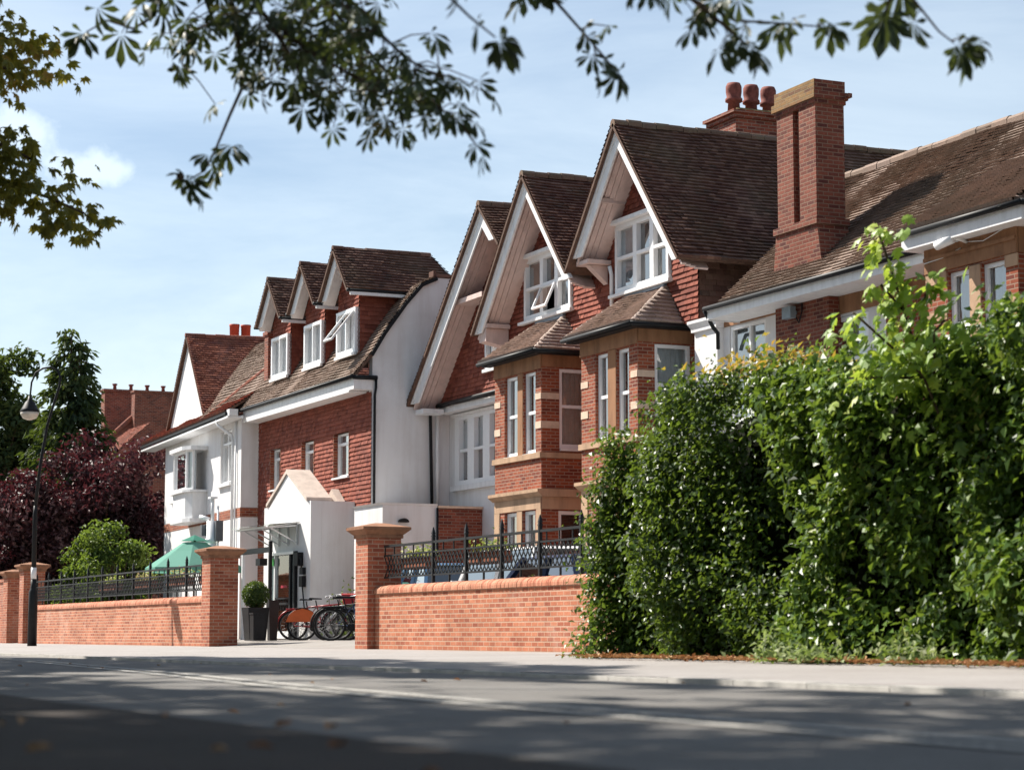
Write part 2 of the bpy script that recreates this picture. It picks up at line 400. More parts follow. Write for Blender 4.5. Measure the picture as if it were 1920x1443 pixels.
    if sill:
        sb = MB(); sb.fbox(F, u0 - sill[0], u1 + sill[0], v0 - sill[1], v0 - .003, nr + .02, sill[2]); sb.build('sill', M[sill[3]], w)
    if hood:
        hb = MB(); hb.fbox(F, u0 - hood[0], u1 + hood[0], v1 + .003, v1 + hood[1], nr + .02, hood[2]); hb.build('hood', M[hood[3]], w)
    return w

def gutter(mb, p, q, r=.06, m=0): mb.tube([p, q], r, 8, m)
def barge(mb, F, foot, apex, w, n0, n1, cut=None, m=0):
    dx, dz = apex[0] - foot[0], apex[1] - foot[1]; L = math.hypot(dx, dz); hh = w * L / abs(dx); sl = dz / dx
    inner = (foot[0] + hh / sl, foot[1])                 # level cut across the foot
    q = [foot, apex, (apex[0], apex[1] - hh), inner]
    mb.prism(F, q if dx > 0 else [q[1], q[0], q[3], q[2]], n0, n1, m)
def soffit(mb, foot, apex, y0, y1, drop, m=0, steps=(.16, .34, .52)):
    """boarded underside of a gable overhang, with long mouldings"""
    dx, dz = apex[0] - foot[0], apex[1] - foot[1]; L = math.hypot(dx, dz); nx, nz = (dz / L, -dx / L) if dx > 0 else (-dz / L, dx / L)
    if nz > 0: nx, nz = -nx, -nz
    a = V3((foot[0] + nx * drop, y0, foot[1] + nz * drop)); b = V3((apex[0] + nx * drop, y0, apex[1] + nz * drop))
    D = V3((0, y1 - y0, 0)); T = V3((nx, 0, nz))
    t0 = 0
    for i, s_ in enumerate(list(steps) + [1.0]):
        k = [a + D * t0 + T * (.03 * i), b + D * t0 + T * (.03 * i), b + D * s_ + T * (.03 * i), a + D * s_ + T * (.03 * i)]
        k2 = [q - T * .05 for q in k]
        mb.mesh(k + k2, [(0, 1, 2, 3), (7, 6, 5, 4), (0, 4, 5, 1), (1, 5, 6, 2), (2, 6, 7, 3), (3, 7, 4, 0)], m)
        t0 = s_ + .006

# ================================================================== the gabled house
gh = thing('gabled_house', (-45.5, 22, 0), 'long house of three steep white-edged gables over two tall red brick bays', 'house')
YW, YU, YB = 22.1, 21.7, 21.0
FS = street(YW); FU = street(YU); FB = street(YB)
b = MB()
wall(b, FS, rect(-52.69, -46.9, 0, 6.3), [(-52.25, -49.2, 4.07, 5.88)], .1)
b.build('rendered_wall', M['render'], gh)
b = MB()
wall(b, FS, rect(-46.9, -39.3, 0, 6.6)); wall(b, endface(-39.3), rect(22.1, 30, 0, 6.6)); b.box(-52, -39.5, 29.9, 30, 0, 8)
b.build('brick_wall', M['brick'], gh)
# tile-hung upper walls
b = MB()
tiles(b, FU, [(-43.15, 6.62), (-38.6, 6.62), (-38.6, 8.35), (-40.85, 10.9), (-43.15, 8.2)], [(-42.24, -39.72, 7.6, 9.22)], .115, .17, .028, .006)
tiles(b, FU, [(-48.25, 6.3), (-43.15, 6.62), (-43.15, 8.15), (-45.54, 10.75), (-48.25, 7.7)], [(-47.02, -44.42, 7.6, 9.2)], .115, .17, .028, .006)
tiles(b, FU, [(-52.6, 6.17), (-48.25, 6.17), (-46.9, 6.6), (-46.9, 9.4), (-48.08, 10.5), (-52.6, 6.3)], [(-49.3, -48.35, 6.75, 7.6)], .115, .17, .028, .006)
for q in ([(-43.15, 6.62), (-38.6, 6.62), (-38.6, 8.35), (-40.85, 10.9), (-43.15, 8.2)],): b.prism(FU, [(-43.15, 6.6), (-38.62, 6.6), (-38.62, 6.66), (-43.15, 6.66)], -.4, -.01, 1)
b.build('tile_hung_wall', [M['tile_hung'], M['timber']], gh)
b = MB(); tiles(b, endface(-38.6), rect(21.7, 26, 6.62, 8.1), (), .115, .17, .028, .006); b.build('tile_hung_wall', M['tile_brown'], gh)  # darker tile here puts the deep eave shade into the wall's colour
# roofs of the three gables
ap = {'a': (-48.08, 10.67), 'b': (-45.54, 10.92), 'c': (-40.85, 11.12)}
Y0 = YB - .11
b = MB()
slope(b, [(-38.02, Y0, 7.78), (-38.02, 30, 7.78), (-40.85, 30, 11.12), (-40.85, Y0, 11.12)])
slope(b, [(-43.25, 30, 8.30), (-43.25, Y0, 8.30), (-40.85, Y0, 11.12), (-40.85, 30, 11.12)])
slope(b, [(-43.2, Y0, 8.27), (-43.2, 28, 8.27), (-45.54, 28, 10.92), (-45.54, Y0, 10.92)])
slope(b, [(-48.52, 28, 7.52), (-48.52, Y0, 7.52), (-45.54, Y0, 10.92), (-45.54, 28, 10.92)])
slope(b, [(-46.86, Y0, 9.51), (-46.86, 28, 9.51), (-48.08, 28, 10.67), (-48.08, Y0, 10.67)])
slope(b, [(-52.74, 28, 6.2), (-52.74, Y0, 6.2), (-48.08, Y0, 10.67), (-48.08, 28, 10.67)])
rf = b.build('roof', [M['tile_brown'], M['timber']], gh)
b = MB()
for x_, z_, e_ in ((-40.85, 11.14, 30), (-45.54, 10.94, 28), (-48.08, 10.69, 28)): oneridge((x_, Y0, z_), (x_, e_, z_), 'ridge_tile', rf)
# white bargeboards and soffits
def gable_trim(apx, lf, rf_, w=.30, wl=None):
    b = MB(); ax, az = apx
    if lf: barge(b, FB, (lf[0], lf[1] - .05), (ax, az - .06), w, -.045, 0)
    if rf_: barge(b, FB, (rf_[0], rf_[1] - .05), (ax, az - .06), w, -.045, 0)
    # outer fillet standing proud along the top edge
    for f in (lf, rf_):
        if f: barge(b, FB, (f[0], f[1] - .05), (ax, az - .06), .09, .002, .03)
    o = b.build('bargeboard', M['white'], gh)
    s = MB()
    if lf: soffit(s, (lf[0] + .02, lf[1] - .12), (ax, az - .12), YB + .05, YU, .10)
    if rf_: soffit(s, (rf_[0] - .02, rf_[1] - .12), (ax, az - .12), YB + .05, YU, .10)
    s.build('soffit', M['soffit'], gh)
gable_trim(ap['c'], (-43.02, 8.57), (-38.07, 7.84))
gable_trim(ap['b'], (-48.49, 7.56), (-43.12, 8.18))
gable_trim(ap['a'], (-52.68, 6.26), (-47.12, 9.755), .36)
b = MB()                                              # purlin ends, collar and brackets
b.box(-42.05, -41.75, 21.06, 21.66, 9.58, 9.68); b.box(-42.0, -41.8, 21.3, 21.66, 9.69, 9.86); b.build('eaves_bracket', M['soffit'], gh)
b = MB(); b.box(-43.02, -42.45, 21.08, 21.66, 8.36, 8.45); b.prism(endface(-42.62), [(21.2, 8.35), (21.66, 8.35), (21.66, 7.95)], -.2, 0); b.build('eaves_bracket', M['soffit'], gh)
b = MB(); b.box(-48.4, -47.85, 21.05, 21.66, 7.62, 7.72); b.prism(endface(-47.95), [(21.06, 7.61), (21.66, 7.61), (21.66, 7.18), (21.06, 7.3)], -.4, 0); b.build('eaves_bracket', M['soffit'], gh)
onebox('collar_beam', 'soffit', gh, -50.35, -48.35, 21.12, 21.64, 8.46, 8.58)
onebox('eaves_bracket', 'white', gh, -52.55, -52.0, 21.08, 21.66, 5.93, 6.05)
# windows in the gables
def tri_light(F, u0, u1, v0, v1, cs, tv, olight, cur):
    W = [u0 + .06] + list(cs) + [u1 - .06]
    return window(gh, F, u0, u1, v0, v1, cs, [(W[i], W[i + 1], tv) for i in range(len(W) - 1)], nr=.03, fw=.1, mw=.17, depth=.12,
                  curtain='part', cur=cur, sill=(.16, .07, .17, 'white'), hood=(.2, .09, .22, 'white'), open_light=olight)
tri_light(FU, -42.2, -39.76, 7.64, 9.16, (-41.27, -40.5), 8.42, None, (.0, .25))
tri_light(FU, -46.98, -44.45, 7.66, 9.14, (-46.0, -45.2), 8.42, (1, 8.38, 24), (.78, 1))
window(gh, FU, -49.28, -48.36, 6.78, 7.58, (-48.85,), nr=.04, fw=.07, depth=.12, sill=(.06, .08, .14, 'white'))
# white triple window of the rendered wall
window(gh, FS, -52.24, -49.21, 4.08, 5.87, (-51.2, -50.22), [(-51.9, -51.4, 4.97), (-50.98, -50.44, 4.97), (-50.0, -49.4, 4.97)], nr=-.02, fw=.28, mw=.42, fh=.1, depth=.14,
       curtain='blind', cur=(0, .5), sill=(.1, .14, .12, 'white'), hood=(.1, .07, .1, 'white'), cmat='curtain')
b = MB(); b.box(-52.6, -46.8, 21.72, 22.08, 5.97, 6.12); b.build('eaves_board', M['white'], gh)
b = MB(); gutter(b, (-52.45, 21.62, 6.17), (-46.8, 21.62, 6.17), .055)
b.build('gutter', M['black'], gh)
b = MB(); b.tube([(-52.62, 21.5, 6.2), (-52.62, 21.53, 6.0), (-52.6, 21.58, 3.5)], .045); b.build('downpipe', M['black'], gh)
b = MB(); b.tube([(-52.58, 21.72, 6.35), (-52.58, 21.72, 3.5)], .05); b.box(-52.68, -52.48, 21.62, 21.82, 5.95, 6.08)
b.build('downpipe', M['white'], gh)
b = MB(); b.tube([(-42.32, 21.55, 8.3), (-42.32, 21.6, 8.1), (-42.32, 21.6, 6.9)], .045); b.build('downpipe', M['white'], gh)

def bay(x0, x1, xe0, xe1, xt0, xt1, wins, side, gwins, gside):
    F = street(20.8); E = endface(x1); Wf = westface(x0)
    b = MB()
    holes = [(a, c, 4.33, 6.2) for a, c in wins] + [(a, c, .9, 3.05) for a, c in gwins]
    wall(b, F, rect(x0, x1, 0, 6.56), holes, .16)
    wall(b, E, rect(20.8, 22.1, 0, 6.56), [side + (4.42, 6.24), gside + (1.0, 3.03)], .12)
    wall(b, Wf, rect(-22.1, -20.8, 0, 6.56))
    o = b.build('brick_bay', M['brick'], gh)
    s = MB()
    s.fbox(F, x0 - .02, x1 + .02, 6.22, 6.55, .003, .03); s.fbox(E, 20.805, 22.09, 6.26, 6.55, .004, .033)
    lo, hi = wins[0][1], wins[1][0]
    glo, ghi = gwins[0][1], gwins[1][0]
    s.build('stone_frieze', M['stone_brown'], o)
    one('mullion', 'stone_brown', o, F, lo + .002, hi - .002, 4.33, 6.21, -.12, .012)
    one('mullion', 'stone', o, F, glo + .002, ghi - .002, .9, 3.05, -.12, .012)
    s = MB()
    s.fbox(F, x0 - .05, x1 + .05, 4.2, 4.325, -.02, .06); s.fbox(E, 20.81, 22.09, 4.205, 4.32, .003, .055); s.build('sill_course', M['stone'], o); s = MB()
    s.prism(E, [(20.66, 3.50), (22.09, 3.50), (22.09, 3.33), (20.79, 3.33), (20.66, 3.43)], -(x1 - x0) - .1, .1)
    s.fbox(F, x0 + .01, x1 - .01, 3.062, 3.326, .003, .02); s.fbox(E, 20.803, 22.08, 3.05, 3.326, .004, .018)
    s.fbox(F, x1 - .24, x1 + .004, .9, 3.06, .004, .018); s.fbox(F, x0 - .004, x0 + .3, .9, 3.06, .004, .018)
    s.build('storey_band', M['stone'], o)
    for (c, d) in ((5.53, 5.67), (4.87, 5.03)):
        s = MB(); s.fbox(F, x1 - .29, x1 + .003, c, d, .004, .014); s.fbox(E, 20.8, side[0] - .01, c, d, .004, .014); s.build('stone_block', M['stone_pale'], o)
        one('stone_block', 'stone_pale', o, F, x0 - .003, x0 + .33, c, d, .004, .014)
    s = MB()
    slope(s, [(xe0, 20.5, 6.62), (xe1, 20.5, 6.62), (xt1, 21.68, 7.5), (xt0, 21.68, 7.5)])
    slope(s, [(xe1, 20.5, 6.62), (xe1, 22.1, 6.62), (xt1, 21.68, 7.5)])
    slope(s, [(xe0, 22.1, 6.62), (xe0, 20.5, 6.62), (xt0, 21.68, 7.5)])
    r_ = s.build('bay_roof', [M['tile_light'], M['timber']], gh)
    oneridge((xe1, 20.52, 6.64), (xt1, 21.66, 7.52), 'tile_light', r_, .07, .3); oneridge((xe0, 20.52, 6.64), (xt0, 21.66, 7.52), 'tile_light', r_, .07, .3)
    onebox('flashing', 'lead', r_, xt0, xt1 + .05, 21.6, 21.68, 7.5, 7.62)
    s = MB(); gutter(s, (xe0 + .02, 20.46, 6.58), (xe1 + .03, 20.46, 6.58), .048); gutter(s, (xe1 + .03, 20.46, 6.58), (xe1 + .03, 22.1, 6.58), .048)
    s.build('gutter', M['black'], gh)
    s = MB(); s.box(xe0 + .05, xe1 - .05, 20.55, 20.78, 6.53, 6.60); s.box(x1 + .02, xe1 - .052, 20.78, 22.08, 6.53, 6.6); s.build('eaves_board', M['black'], gh)
    for (a, c) in wins:
        window(gh, F, a + .005, c - .005, 4.34, 6.19, (), [(a, c, 5.27)], nr=-.1, fw=.065, curtain='part', cur=(0, .4) if a < (x0 + x1) / 2 else (.55, 1), sill=(-.01, .05, .03, 'white'))
    window(gh, E, side[0] + .005, side[1] - .005, 4.43, 6.23, (), [(side[0], side[1], 5.38)], nr=-.06, fw=.075, curtain='full', sill=(-.005, .06, .04, 'white'), cmat='curtain')
    for (a, c) in gwins: window(gh, F, a + .005, c - .005, .91, 3.04, (), [(a, c, 2.1)], nr=-.1, fw=.075, curtain='part', cur=(0, .45))
    window(gh, E, gside[0] + .005, gside[1] - .005, 1.01, 3.02, (), (), nr=-.06, fw=.08)
bay(-46.82, -44.26, -47.1, -43.98, -46.3, -44.85, [(-46.27, -45.52), (-45.24, -44.56)], (21.25, 21.97), [(-46.27, -45.57), (-45.28, -44.58)], (21.22, 21.97))
bay(-42.21, -39.6, -42.5, -39.28, -41.7, -39.98, [(-41.54, -40.93), (-40.56, -39.98)], (21.2, 22.05), [(-41.54, -40.93), (-40.56, -39.98)], (21.2, 22.0))
# chimney with three pots behind the big gable
b = MB(); x0, x1, y0, y1 = -43.5, -42.3, 24.78, 26.2
b.box(x0, x1, y0, y1, 8, 11.95); b.box(x0 - .06, x1 + .06, y0 - .06, y1 + .06, 11.95, 12.05); b.box(x0 - .12, x1 + .12, y0 - .12, y1 + .12, 12.05, 12.12)
b.frustum(x0 - .02, x1 + .02, y0 - .02, y1 + .02, 12.12, x0 + .25, x1 - .25, y0 + .2, y1 - .2, 12.26, 1)
ch = b.build('chimney', [M['brick_dark'], M['mortar_cap']], gh)
for k in range(3):
    b = MB(); b.lathe([(.15, 0), (.135, .2), (.2, .23), (.2, .29), (.165, .33), (.185, .45), (.185, .58), (.15, .66), (.11, .66), (.1, .5)], (-42.75, 25.0 + k * .46, 12.2), 16)
    b.build('chimney_pot', M['pot_brown'], ch)

# ================================================================== the brown-roofed house on the right
rh = thing('brick_house', (-32, 23, 0), 'brown-roofed brick house with a tall pot-less brick chimney behind the hedge', 'house')
FR = street(21.75)
b = MB()
wall(b, FR, rect(-36.2 - 1.7, -32.0, 0, 6.5), [(-37.46, -36.07, 4.4, 6.34), (-33.6, -32.55, 4.2, 6.0)], .1)
b.build('painted_wall', M['render'], rh)
one('stone_frieze', 'stone_brown', rh, FR, -37.7, -35.31, 6.35, 6.56, .004, .03); one('stone_frieze', 'stone_brown', rh, FR, -33.44, -30.5, 6.05, 6.56, .004, .03)
b = MB(); b.box(-38.62, -37.7, 21.6, 22.4, 0, 6.35); b.box(-38.66, -37.64, 21.54, 22.4, 6.35, 6.42); b.frustum(-38.66, -37.64, 21.54, 22.4, 6.42, -38.72, -37.58, 21.48, 22.4, 6.52); b.box(-38.72, -37.58, 21.48, 22.4, 6.52, 6.58)
b.build('pilaster', M['render'], rh)
window(rh, FR, -37.44, -36.08, 4.4, 6.33, (-36.7,), [(-37.4, -36.1, 5.5)], nr=-.04, fw=.07, curtain='full', sill=(.05, .1, .1, 'white'))
window(rh, FR, -33.59, -32.56, 4.2, 5.99, (), [(-33.6, -32.5, 5.2)], nr=-.04, fw=.08, curtain='blind', cur=(0, .7))
# chimney breast and stack
b = MB()
b.box(-35.3, -33.45, 21.5, 22.3, 0, 6.6)
b.frustum(-35.28, -33.47, 21.42, 22.2, 6.62, -34.98, -33.55, 21.34, 22.0, 7.72)
b.box(-35.02, -33.5, 21.3, 22.02, 7.72, 7.84)
b.box(-34.9, -34.33, 21.34, 21.96, 7.84, 9.98); b.box(-34.12, -33.55, 21.34, 21.96, 7.84, 9.98); b.box(-34.33, -34.12, 21.44, 21.95, 7.84, 9.98)
b.box(-34.93, -33.52, 21.31, 21.99, 9.98, 10.06); b.box(-34.97, -33.48, 21.28, 22.02, 10.06, 10.2); b.box(-34.92, -33.53, 21.32, 21.98, 10.2, 10.42)
b.box(-34.975, -33.475, 21.268, 21.279, 10.062, 10.198, 1); b.box(-34.925, -33.525, 21.306, 21.319, 10.202, 10.42, 1); b.box(-33.48, -33.32, 21.92, 22.0, 10.08, 10.16)
cs = b.build('chimney', [M['brick_mid'], brick_mat('lichened_brick', (.26, .14, .055), (.28, .17, .07), (.15, .075, .045), (.22, .16, .09), dirt=.6)], rh)
b = MB(); 
for k in range(6): b.box(-33.5 + k * .0, -33.42, 21.5 + k * .13, 21.5 + k * .13 + .125, 6.72 + k * .125, 7.0 + k * .125)
b.build('flashing', M['lead'], cs)
# main roof and projecting bay roof
b = MB()
slope(b, [(-36.45, 20.95, 6.62), (-24, 20.95, 6.62), (-24, 24.1, 9.42), (-36.9, 24.1, 9.42)])
b.prism(endface(-24.02), [(20.95, 6.6), (27, 6.6), (24.1, 9.4)], -.1, 0, 1)
b.box(-38.5, -36.5, 21.8, 27, 6.5, 6.56, 1)
slope(b, [(-24, 27.2, 6.62), (-36.5, 27.2, 6.62), (-36.9, 24.1, 9.42), (-24, 24.1, 9.42)], .2, .3, .02)
slope(b, [(-29.6, 20.38, 6.79), (-26.55, 20.38, 6.79), (-26.55, 22.6, 8.16), (-29.6, 22.6, 8.16)])
slope(b, [(-26.55, 20.38, 6.79), (-26.55, 23, 6.79), (-28.0, 22.6, 8.16)])
rr = b.build('roof', [M['tile_tan'], M['timber']], rh)
b = MB(); ridge(b, (-36.9, 24.1, 9.44), (-24, 24.1, 9.44), .12, 0, .45); b.build('ridge_tiles', M['tile_tan'], rr)
b = MB(); b.box(-37.0, -29.66, 21.0, 21.04, 6.38, 6.58); b.box(-37.0, -29.66, 21.042, 21.74, 6.38, 6.42); b.box(-37.04, -37.0, 21.0, 21.74, 6.36, 6.58); b.build('fascia', M['white'], rh)
b = MB(); b.box(-29.62, -26.5, 20.46, 20.5, 6.5, 6.74); b.box(-29.6, -26.5, 20.502, 20.98, 6.5, 6.54); b.box(-26.5, -26.46, 20.46, 23, 6.5, 6.74); b.box(-29.64, -29.6, 20.48, 21.0, 6.5, 6.74); b.build('fascia', M['white'], rh)
onegutter((-37.05, 20.94, 6.585), (-29.66, 20.94, 6.585), rh, .05)
b = MB(); gutter(b, (-29.6, 20.4, 6.75), (-26.4, 20.4, 6.75), .05); gutter(b, (-26.4, 20.4, 6.75), (-26.4, 23, 6.75), .05); b.build('gutter', M['black'], rh)
b = MB(); b.tube([(-37.05, 20.95, 6.55), (-37.15, 21.2, 6.25), (-37.5, 21.5, 6.2), (-37.6, 21.56, 5.9)], .04); b.build('downpipe', M['black'], rh)
FQ = street(20.8)
b = MB(); hs = [(-28.85, -28.24, 4.0, 6.06), (-27.96, -27.32, 4.0, 6.06)]
wall(b, FQ, rect(-29.4, -27.02, 0, 6.55), hs, .14); wall(b, endface(-27.02), rect(20.8, 24, 0, 6.55)); wall(b, westface(-29.4), rect(-21.75, -20.8, 0, 6.55))
wall(b, FR, rect(-27.02, -24, 0, 6.6)); wall(b, endface(-24.04), rect(21.75, 27, 0, 6.6)); wall(b, FR, rect(-32.0, -29.4, 0, 6.56))
bw = b.build('brick_bay', M['brick'], rh)
b = MB()
b.fbox(FQ, -29.42, -27.0, 6.1, 6.5, .004, .04); b.fbox(endface(-27.02), 20.8, 24, 6.1, 6.5, .004, .036)
b.fbox(FQ, -29.41, -27.01, 6.3, 6.36, .042, .07); b.build('stone_frieze', M['stone_brown'], bw)
one('mullion', 'stone', bw, FQ, -28.238, -27.962, 4.0, 6.06, -.12, .02)
one('stone_block', 'stone', bw, FQ, -29.41, -28.855, 5.9, 6.09, .004, .025); one('stone_block', 'stone', bw, FQ, -27.315, -27.0, 5.9, 6.09, .004, .025)
one('stone_block', 'stone', bw, FQ, -29.405, -28.855, 5.3, 5.45, .004, .02)
b = MB(); b.fbox(FQ, -27.315, -27.01, 5.3, 5.45, .004, .02); b.fbox(endface(-27.02), 20.8, 23, 5.3, 5.45, .004, .016); b.build('stone_block', M['stone'], bw)
window(rh, FQ, -28.845, -28.245, 4.01, 6.05, (), [(-28.9, -28.2, 5.2)], nr=-.1, fw=.065, curtain='full', open_light=(0, 5.16, 30))
window(rh, FQ, -27.955, -27.325, 4.01, 6.05, (), [(-27.95, -27.3, 5.2)], nr=-.1, fw=.065, curtain='full')

# ================================================================== the middle house with three dormers
mh = thing('dormer_house', (-57, 20, 0), 'white-sided house with a row of three tiled dormers over a red tile-hung front', 'house')
YM = 19.94; FM = street(YM); XM = -52.7
wins = [(-60.98, -60.08), (-58.2, -57.16), (-55.54, -54.36)]
b = MB()
tiles(b, FM, rect(-62.3, XM - .02, 3.2, 6.5), [(a, c, 4.43, 5.62) for a, c in wins], .115, .17, .026, .005)
b.build('tile_hung_wall', [M['tile_hung'], M['timber']], mh)
b = MB(); wall(b, FM, rect(-62.3, XM, 0, 3.2))
for a, c in wins:                                          # window reveals
    for (p, q, r_, s_) in ((a - .03, a, 4.43, 5.62), (c, c + .03, 4.43, 5.62)): b.fbox(FM, p, q, r_, s_, -.2, .035)
b.build('brick_wall', M['brick'], mh)
for i, (a, c) in enumerate(wins):
    window(mh, FM, a + .005, c - .005, 4.44, 5.61, (), [(a, c, 5.33)], nr=-.12, fw=.05, curtain='part', cur=(.0, .35), sill=(.04, .05, .08, 'white'))
# end wall with its curved verge
E = endface(XM)
prof = [(19.4, 6.9), (19.9, 7.5), (20.25, 8.08), (20.84, 8.9), (21.29, 9.42), (21.72, 9.62)]
b = MB()
pl = [(YM, 0)] + [(24.5, 0), (24.5, 9.6), (21.75, 9.6)] + [(y, z - .04) for y, z in reversed(prof[1:-1])] + [(YM, 7.4)]
b.prism(E, pl, -.25, 0)
b.build('end_wall', M['render'], mh)
b = MB(); b.box(XM - .28, XM + .04, 21.7, 24.6, 9.62, 9.7); b.box(XM - .28, XM + .03, 21.62, 21.7, 9.5, 9.78); b.build('parapet_cap', M['tile_brown'], mh)
b = MB()
PX_ = [(-67.2, 19.4, 6.9)]
for i in range(len(prof) - 1):
    (ya, za), (yb, zb) = prof[i], prof[i + 1]
    slope(b, [(-66.8, ya, za), (XM + .05, ya, za), (XM + .05, yb, zb), (-66.8, yb, zb)], mu=1)
b.box(-66, XM - .3, 21.72, 24.6, 9.5, 9.6, 1)
mr = b.build('roof', [M['tile_tan'], M['timber']], mh)
b = MB()
for i in range(1, len(prof) - 1): b.bar((XM + .05, prof[i][0], prof[i][1] - .05), (XM + .05, prof[i + 1][0], prof[i + 1][1] - .05), .06, .09)
b.build('verge_edge', M['black'], mr)
b = MB(); b.box(-62.12, -53.05, 19.42, 19.46, 6.5, 6.86); b.box(-62.12, -53.05, 19.462, YM - .03, 6.5, 6.54); b.box(-53.05, XM + .02, 19.42, YM + .0, 6.55, 6.86)
b.build('fascia', M['white'], mh)
b = MB(); gutter(b, (-62.2, 19.36, 6.87), (XM + .05, 19.36, 6.87), .055); b.tube([(XM + .03, 19.4, 6.86), (XM + .06, 20.05, 6.86)], .06)
b.build('gutter', M['black'], mh)
b = MB(); b.tube([(XM + .06, 20.02, 6.85), (XM + .06, 20.02, 6.6), (XM + .05, 19.99, 6.4), (XM + .05, 19.99, 3.2)], .035)
b.build('downpipe', M['black'], mh)
# dormers
for i, xc in enumerate((-60.02, -57.1, -54.42)):
    x0, x1 = xc - .82, xc + .78
    zb = 7.62; b = MB(); ze, za, yo = 9.2, 10.5, 19.42
    FD = street(19.92)
    tiles(b, FD, [(x0, zb), (x1, zb), (x1, ze + .15), (xc, za - .1), (x0, ze + .15)], [(x0 + .05, x1 - .05, zb - .1, 8.86)], .115, .17, .028, .006)
    tiles(b, endface(x1), [(19.92, zb), (21.2, 9.25), (19.92, 9.25)], (), .115, .17, .026, .005)
    tiles(b, westface(x0), [(-19.92, zb), (-19.92, 9.25), (-21.2, 9.25)], (), .115, .17, .026, .005)
    b.box(x0 + .02, x0 + .06, 19.95, 21.2, 7.6, 9.2, 1); b.box(x1 - .06, x1 - .02, 19.95, 21.2, 7.6, 9.2, 1)
    d = b.build('dormer', [M['tile_hung'], M['timber']], mh)
    b = MB(); yr = 22.25 if i == 2 else 22.2
    ex0, ex1 = xc - 1.14, xc + 1.14
    slope(b, [(ex1, yo, 9.25), (ex1, 22.9, 9.25), (xc, yr - .05, za), (xc, yo, za)])
    slope(b, [(ex0, 22.9, 9.25), (ex0, yo, 9.25), (xc, yo, za), (xc, yr - .05, za)])
    slope(b, [(ex1, 22.9, 9.25), (ex0, 22.9, 9.25), (xc, yr - .05, za)])
    ridge(b, (xc, yo, za + .02), (xc, yr, za + .02), .08, 0, .3)
    b.build('dormer_roof', [M['tile_brown'], M['timber']], d)
    b = MB(); Fo = street(yo + .1)
    barge(b, Fo, (ex0, 9.2), (xc, za - .05), .3, -.03, 0); barge(b, Fo, (ex1, 9.2), (xc, za - .05), .12, -.03, 0)
    soffit(b, (ex0 + .02, 9.15), (xc, za - .1), yo + .14, 19.9, .05, 0, ()); soffit(b, (ex1 - .02, 9.15), (xc, za - .1), yo + .14, 19.9, .05, 0, ())
    b.box(ex1 - .04, ex1 + .04, yo + .1, 21.4, 9.1, 9.18); 
    b.build('dormer_bargeboard', M['white'], d)
    b = MB(); gutter(b, (ex1 + .02, yo, 9.22), (ex1 + .02, 21.6, 9.22), .045); b.build('dormer_gutter', M['black'], d)
    b = MB(); gutter(b, (ex0 - .02, yo, 9.22), (ex0 - .02, 21.6, 9.22), .045); b.build('dormer_gutter', M['black'], d)
    window(mh, FD, x0 + .06, x1 - .06, 7.66, 8.86, (xc - .02,), (), nr=.05, fw=.09, mw=.05, depth=.12, curtain='part', cur=(0, 1), sill=(.04, .08, .14, 'white'),
           open_light=(1, 8.76, 38) if i == 2 else None)
b = MB(); b.box(-61.9, -61.55, 19.98, 21.2, 7.6, 9.35); b.box(-61.96, -61.5, 19.94, 21.2, 9.1, 9.2); b.build('chimney_breast', M['brick_dark'], mh)
# entrance porch with pointed parapet
b = MB(); FP = street(18.7)
xa, xb = -57.75, -53.86
b.prism(FP, [(xa, 0), (xb, 0), (xb, 3.72), (-54.25, 3.72), (-55.75, 4.55), (-57.3, 3.72), (xa, 3.72)], -.3, 0)
b.box(xb - .3, xb, 19.002, YM - .03, 0, 3.72); b.box(xa, xa + .3, 19.002, YM - .03, 0, 3.72); b.box(xa + .3, xb - .3, 19.0, YM - .03, 3.4, 3.55)
po = b.build('porch', M['render'], mh)
b = MB()
b.prism(FP, [(-54.05, 3.73), (-54.05, 3.82), (-55.75, 4.66), (-55.75, 4.56)], -.62, .06); b.prism(FP, [(-55.752, 4.56), (-55.752, 4.66), (-57.5, 3.82), (-57.5, 3.73)], -.36, .04)
b.prism(street(19.7), [(-54.5, 3.722), (-55.1, 4.12), (-55.7, 3.722)], -.2, 0)
b.build('porch_coping', plain('cream_coping', (.62, .52, .45), .9, .1, .12, 3, bmp=.3), po)
# glazed door under a steel and glass canopy
b = MB(); z0 = .16
b.fbox(FP, -57.05, -56.97, z0, 2.45, .004, .09); b.fbox(FP, -54.98, -54.86, z0, 2.45, .004, .09, 1); b.fbox(FP, -56.96, -54.99, 2.38, 2.45, .004, .09)
b.fbox(FP, -56.6, -56.54, z0, 2.37, .004, .08); b.fbox(FP, -55.35, -55.24, z0, 2.37, .004, .08, 1); b.fbox(FP, -56.53, -55.36, z0, .35, .004, .07)
b.fbox(FP, -56.53, -55.36, .35, 2.37, .004, .012, 2); b.fbox(FP, -55.23, -54.99, z0, 2.37, .004, .012, 2); b.fbox(FP, -56.96, -56.61, z0, 2.37, .004, .012, 2)
b.fbox(FP, -56.53, -55.36, 1.05, 1.11, .02, .07, 1); b.fbox(FP, -56.53, -55.36, 1.2, 1.24, .02, .07, 1)
for k in range(9): b.fbox(FP, -56.5 + k * .13, -56.48 + k * .13, .9, 1.2, .03, .05, 1)
dr = b.build('entrance_door', [M['upvc'], M['black'], plain('frosted_panel', (.46, .55, .54), .4, .3, .1, 3)], mh)
b = MB(); b.fbox(FP, -56.5, -55.38, .36, 2.36, .02, .024); b.build('pane', M['glass_clear'], dr)
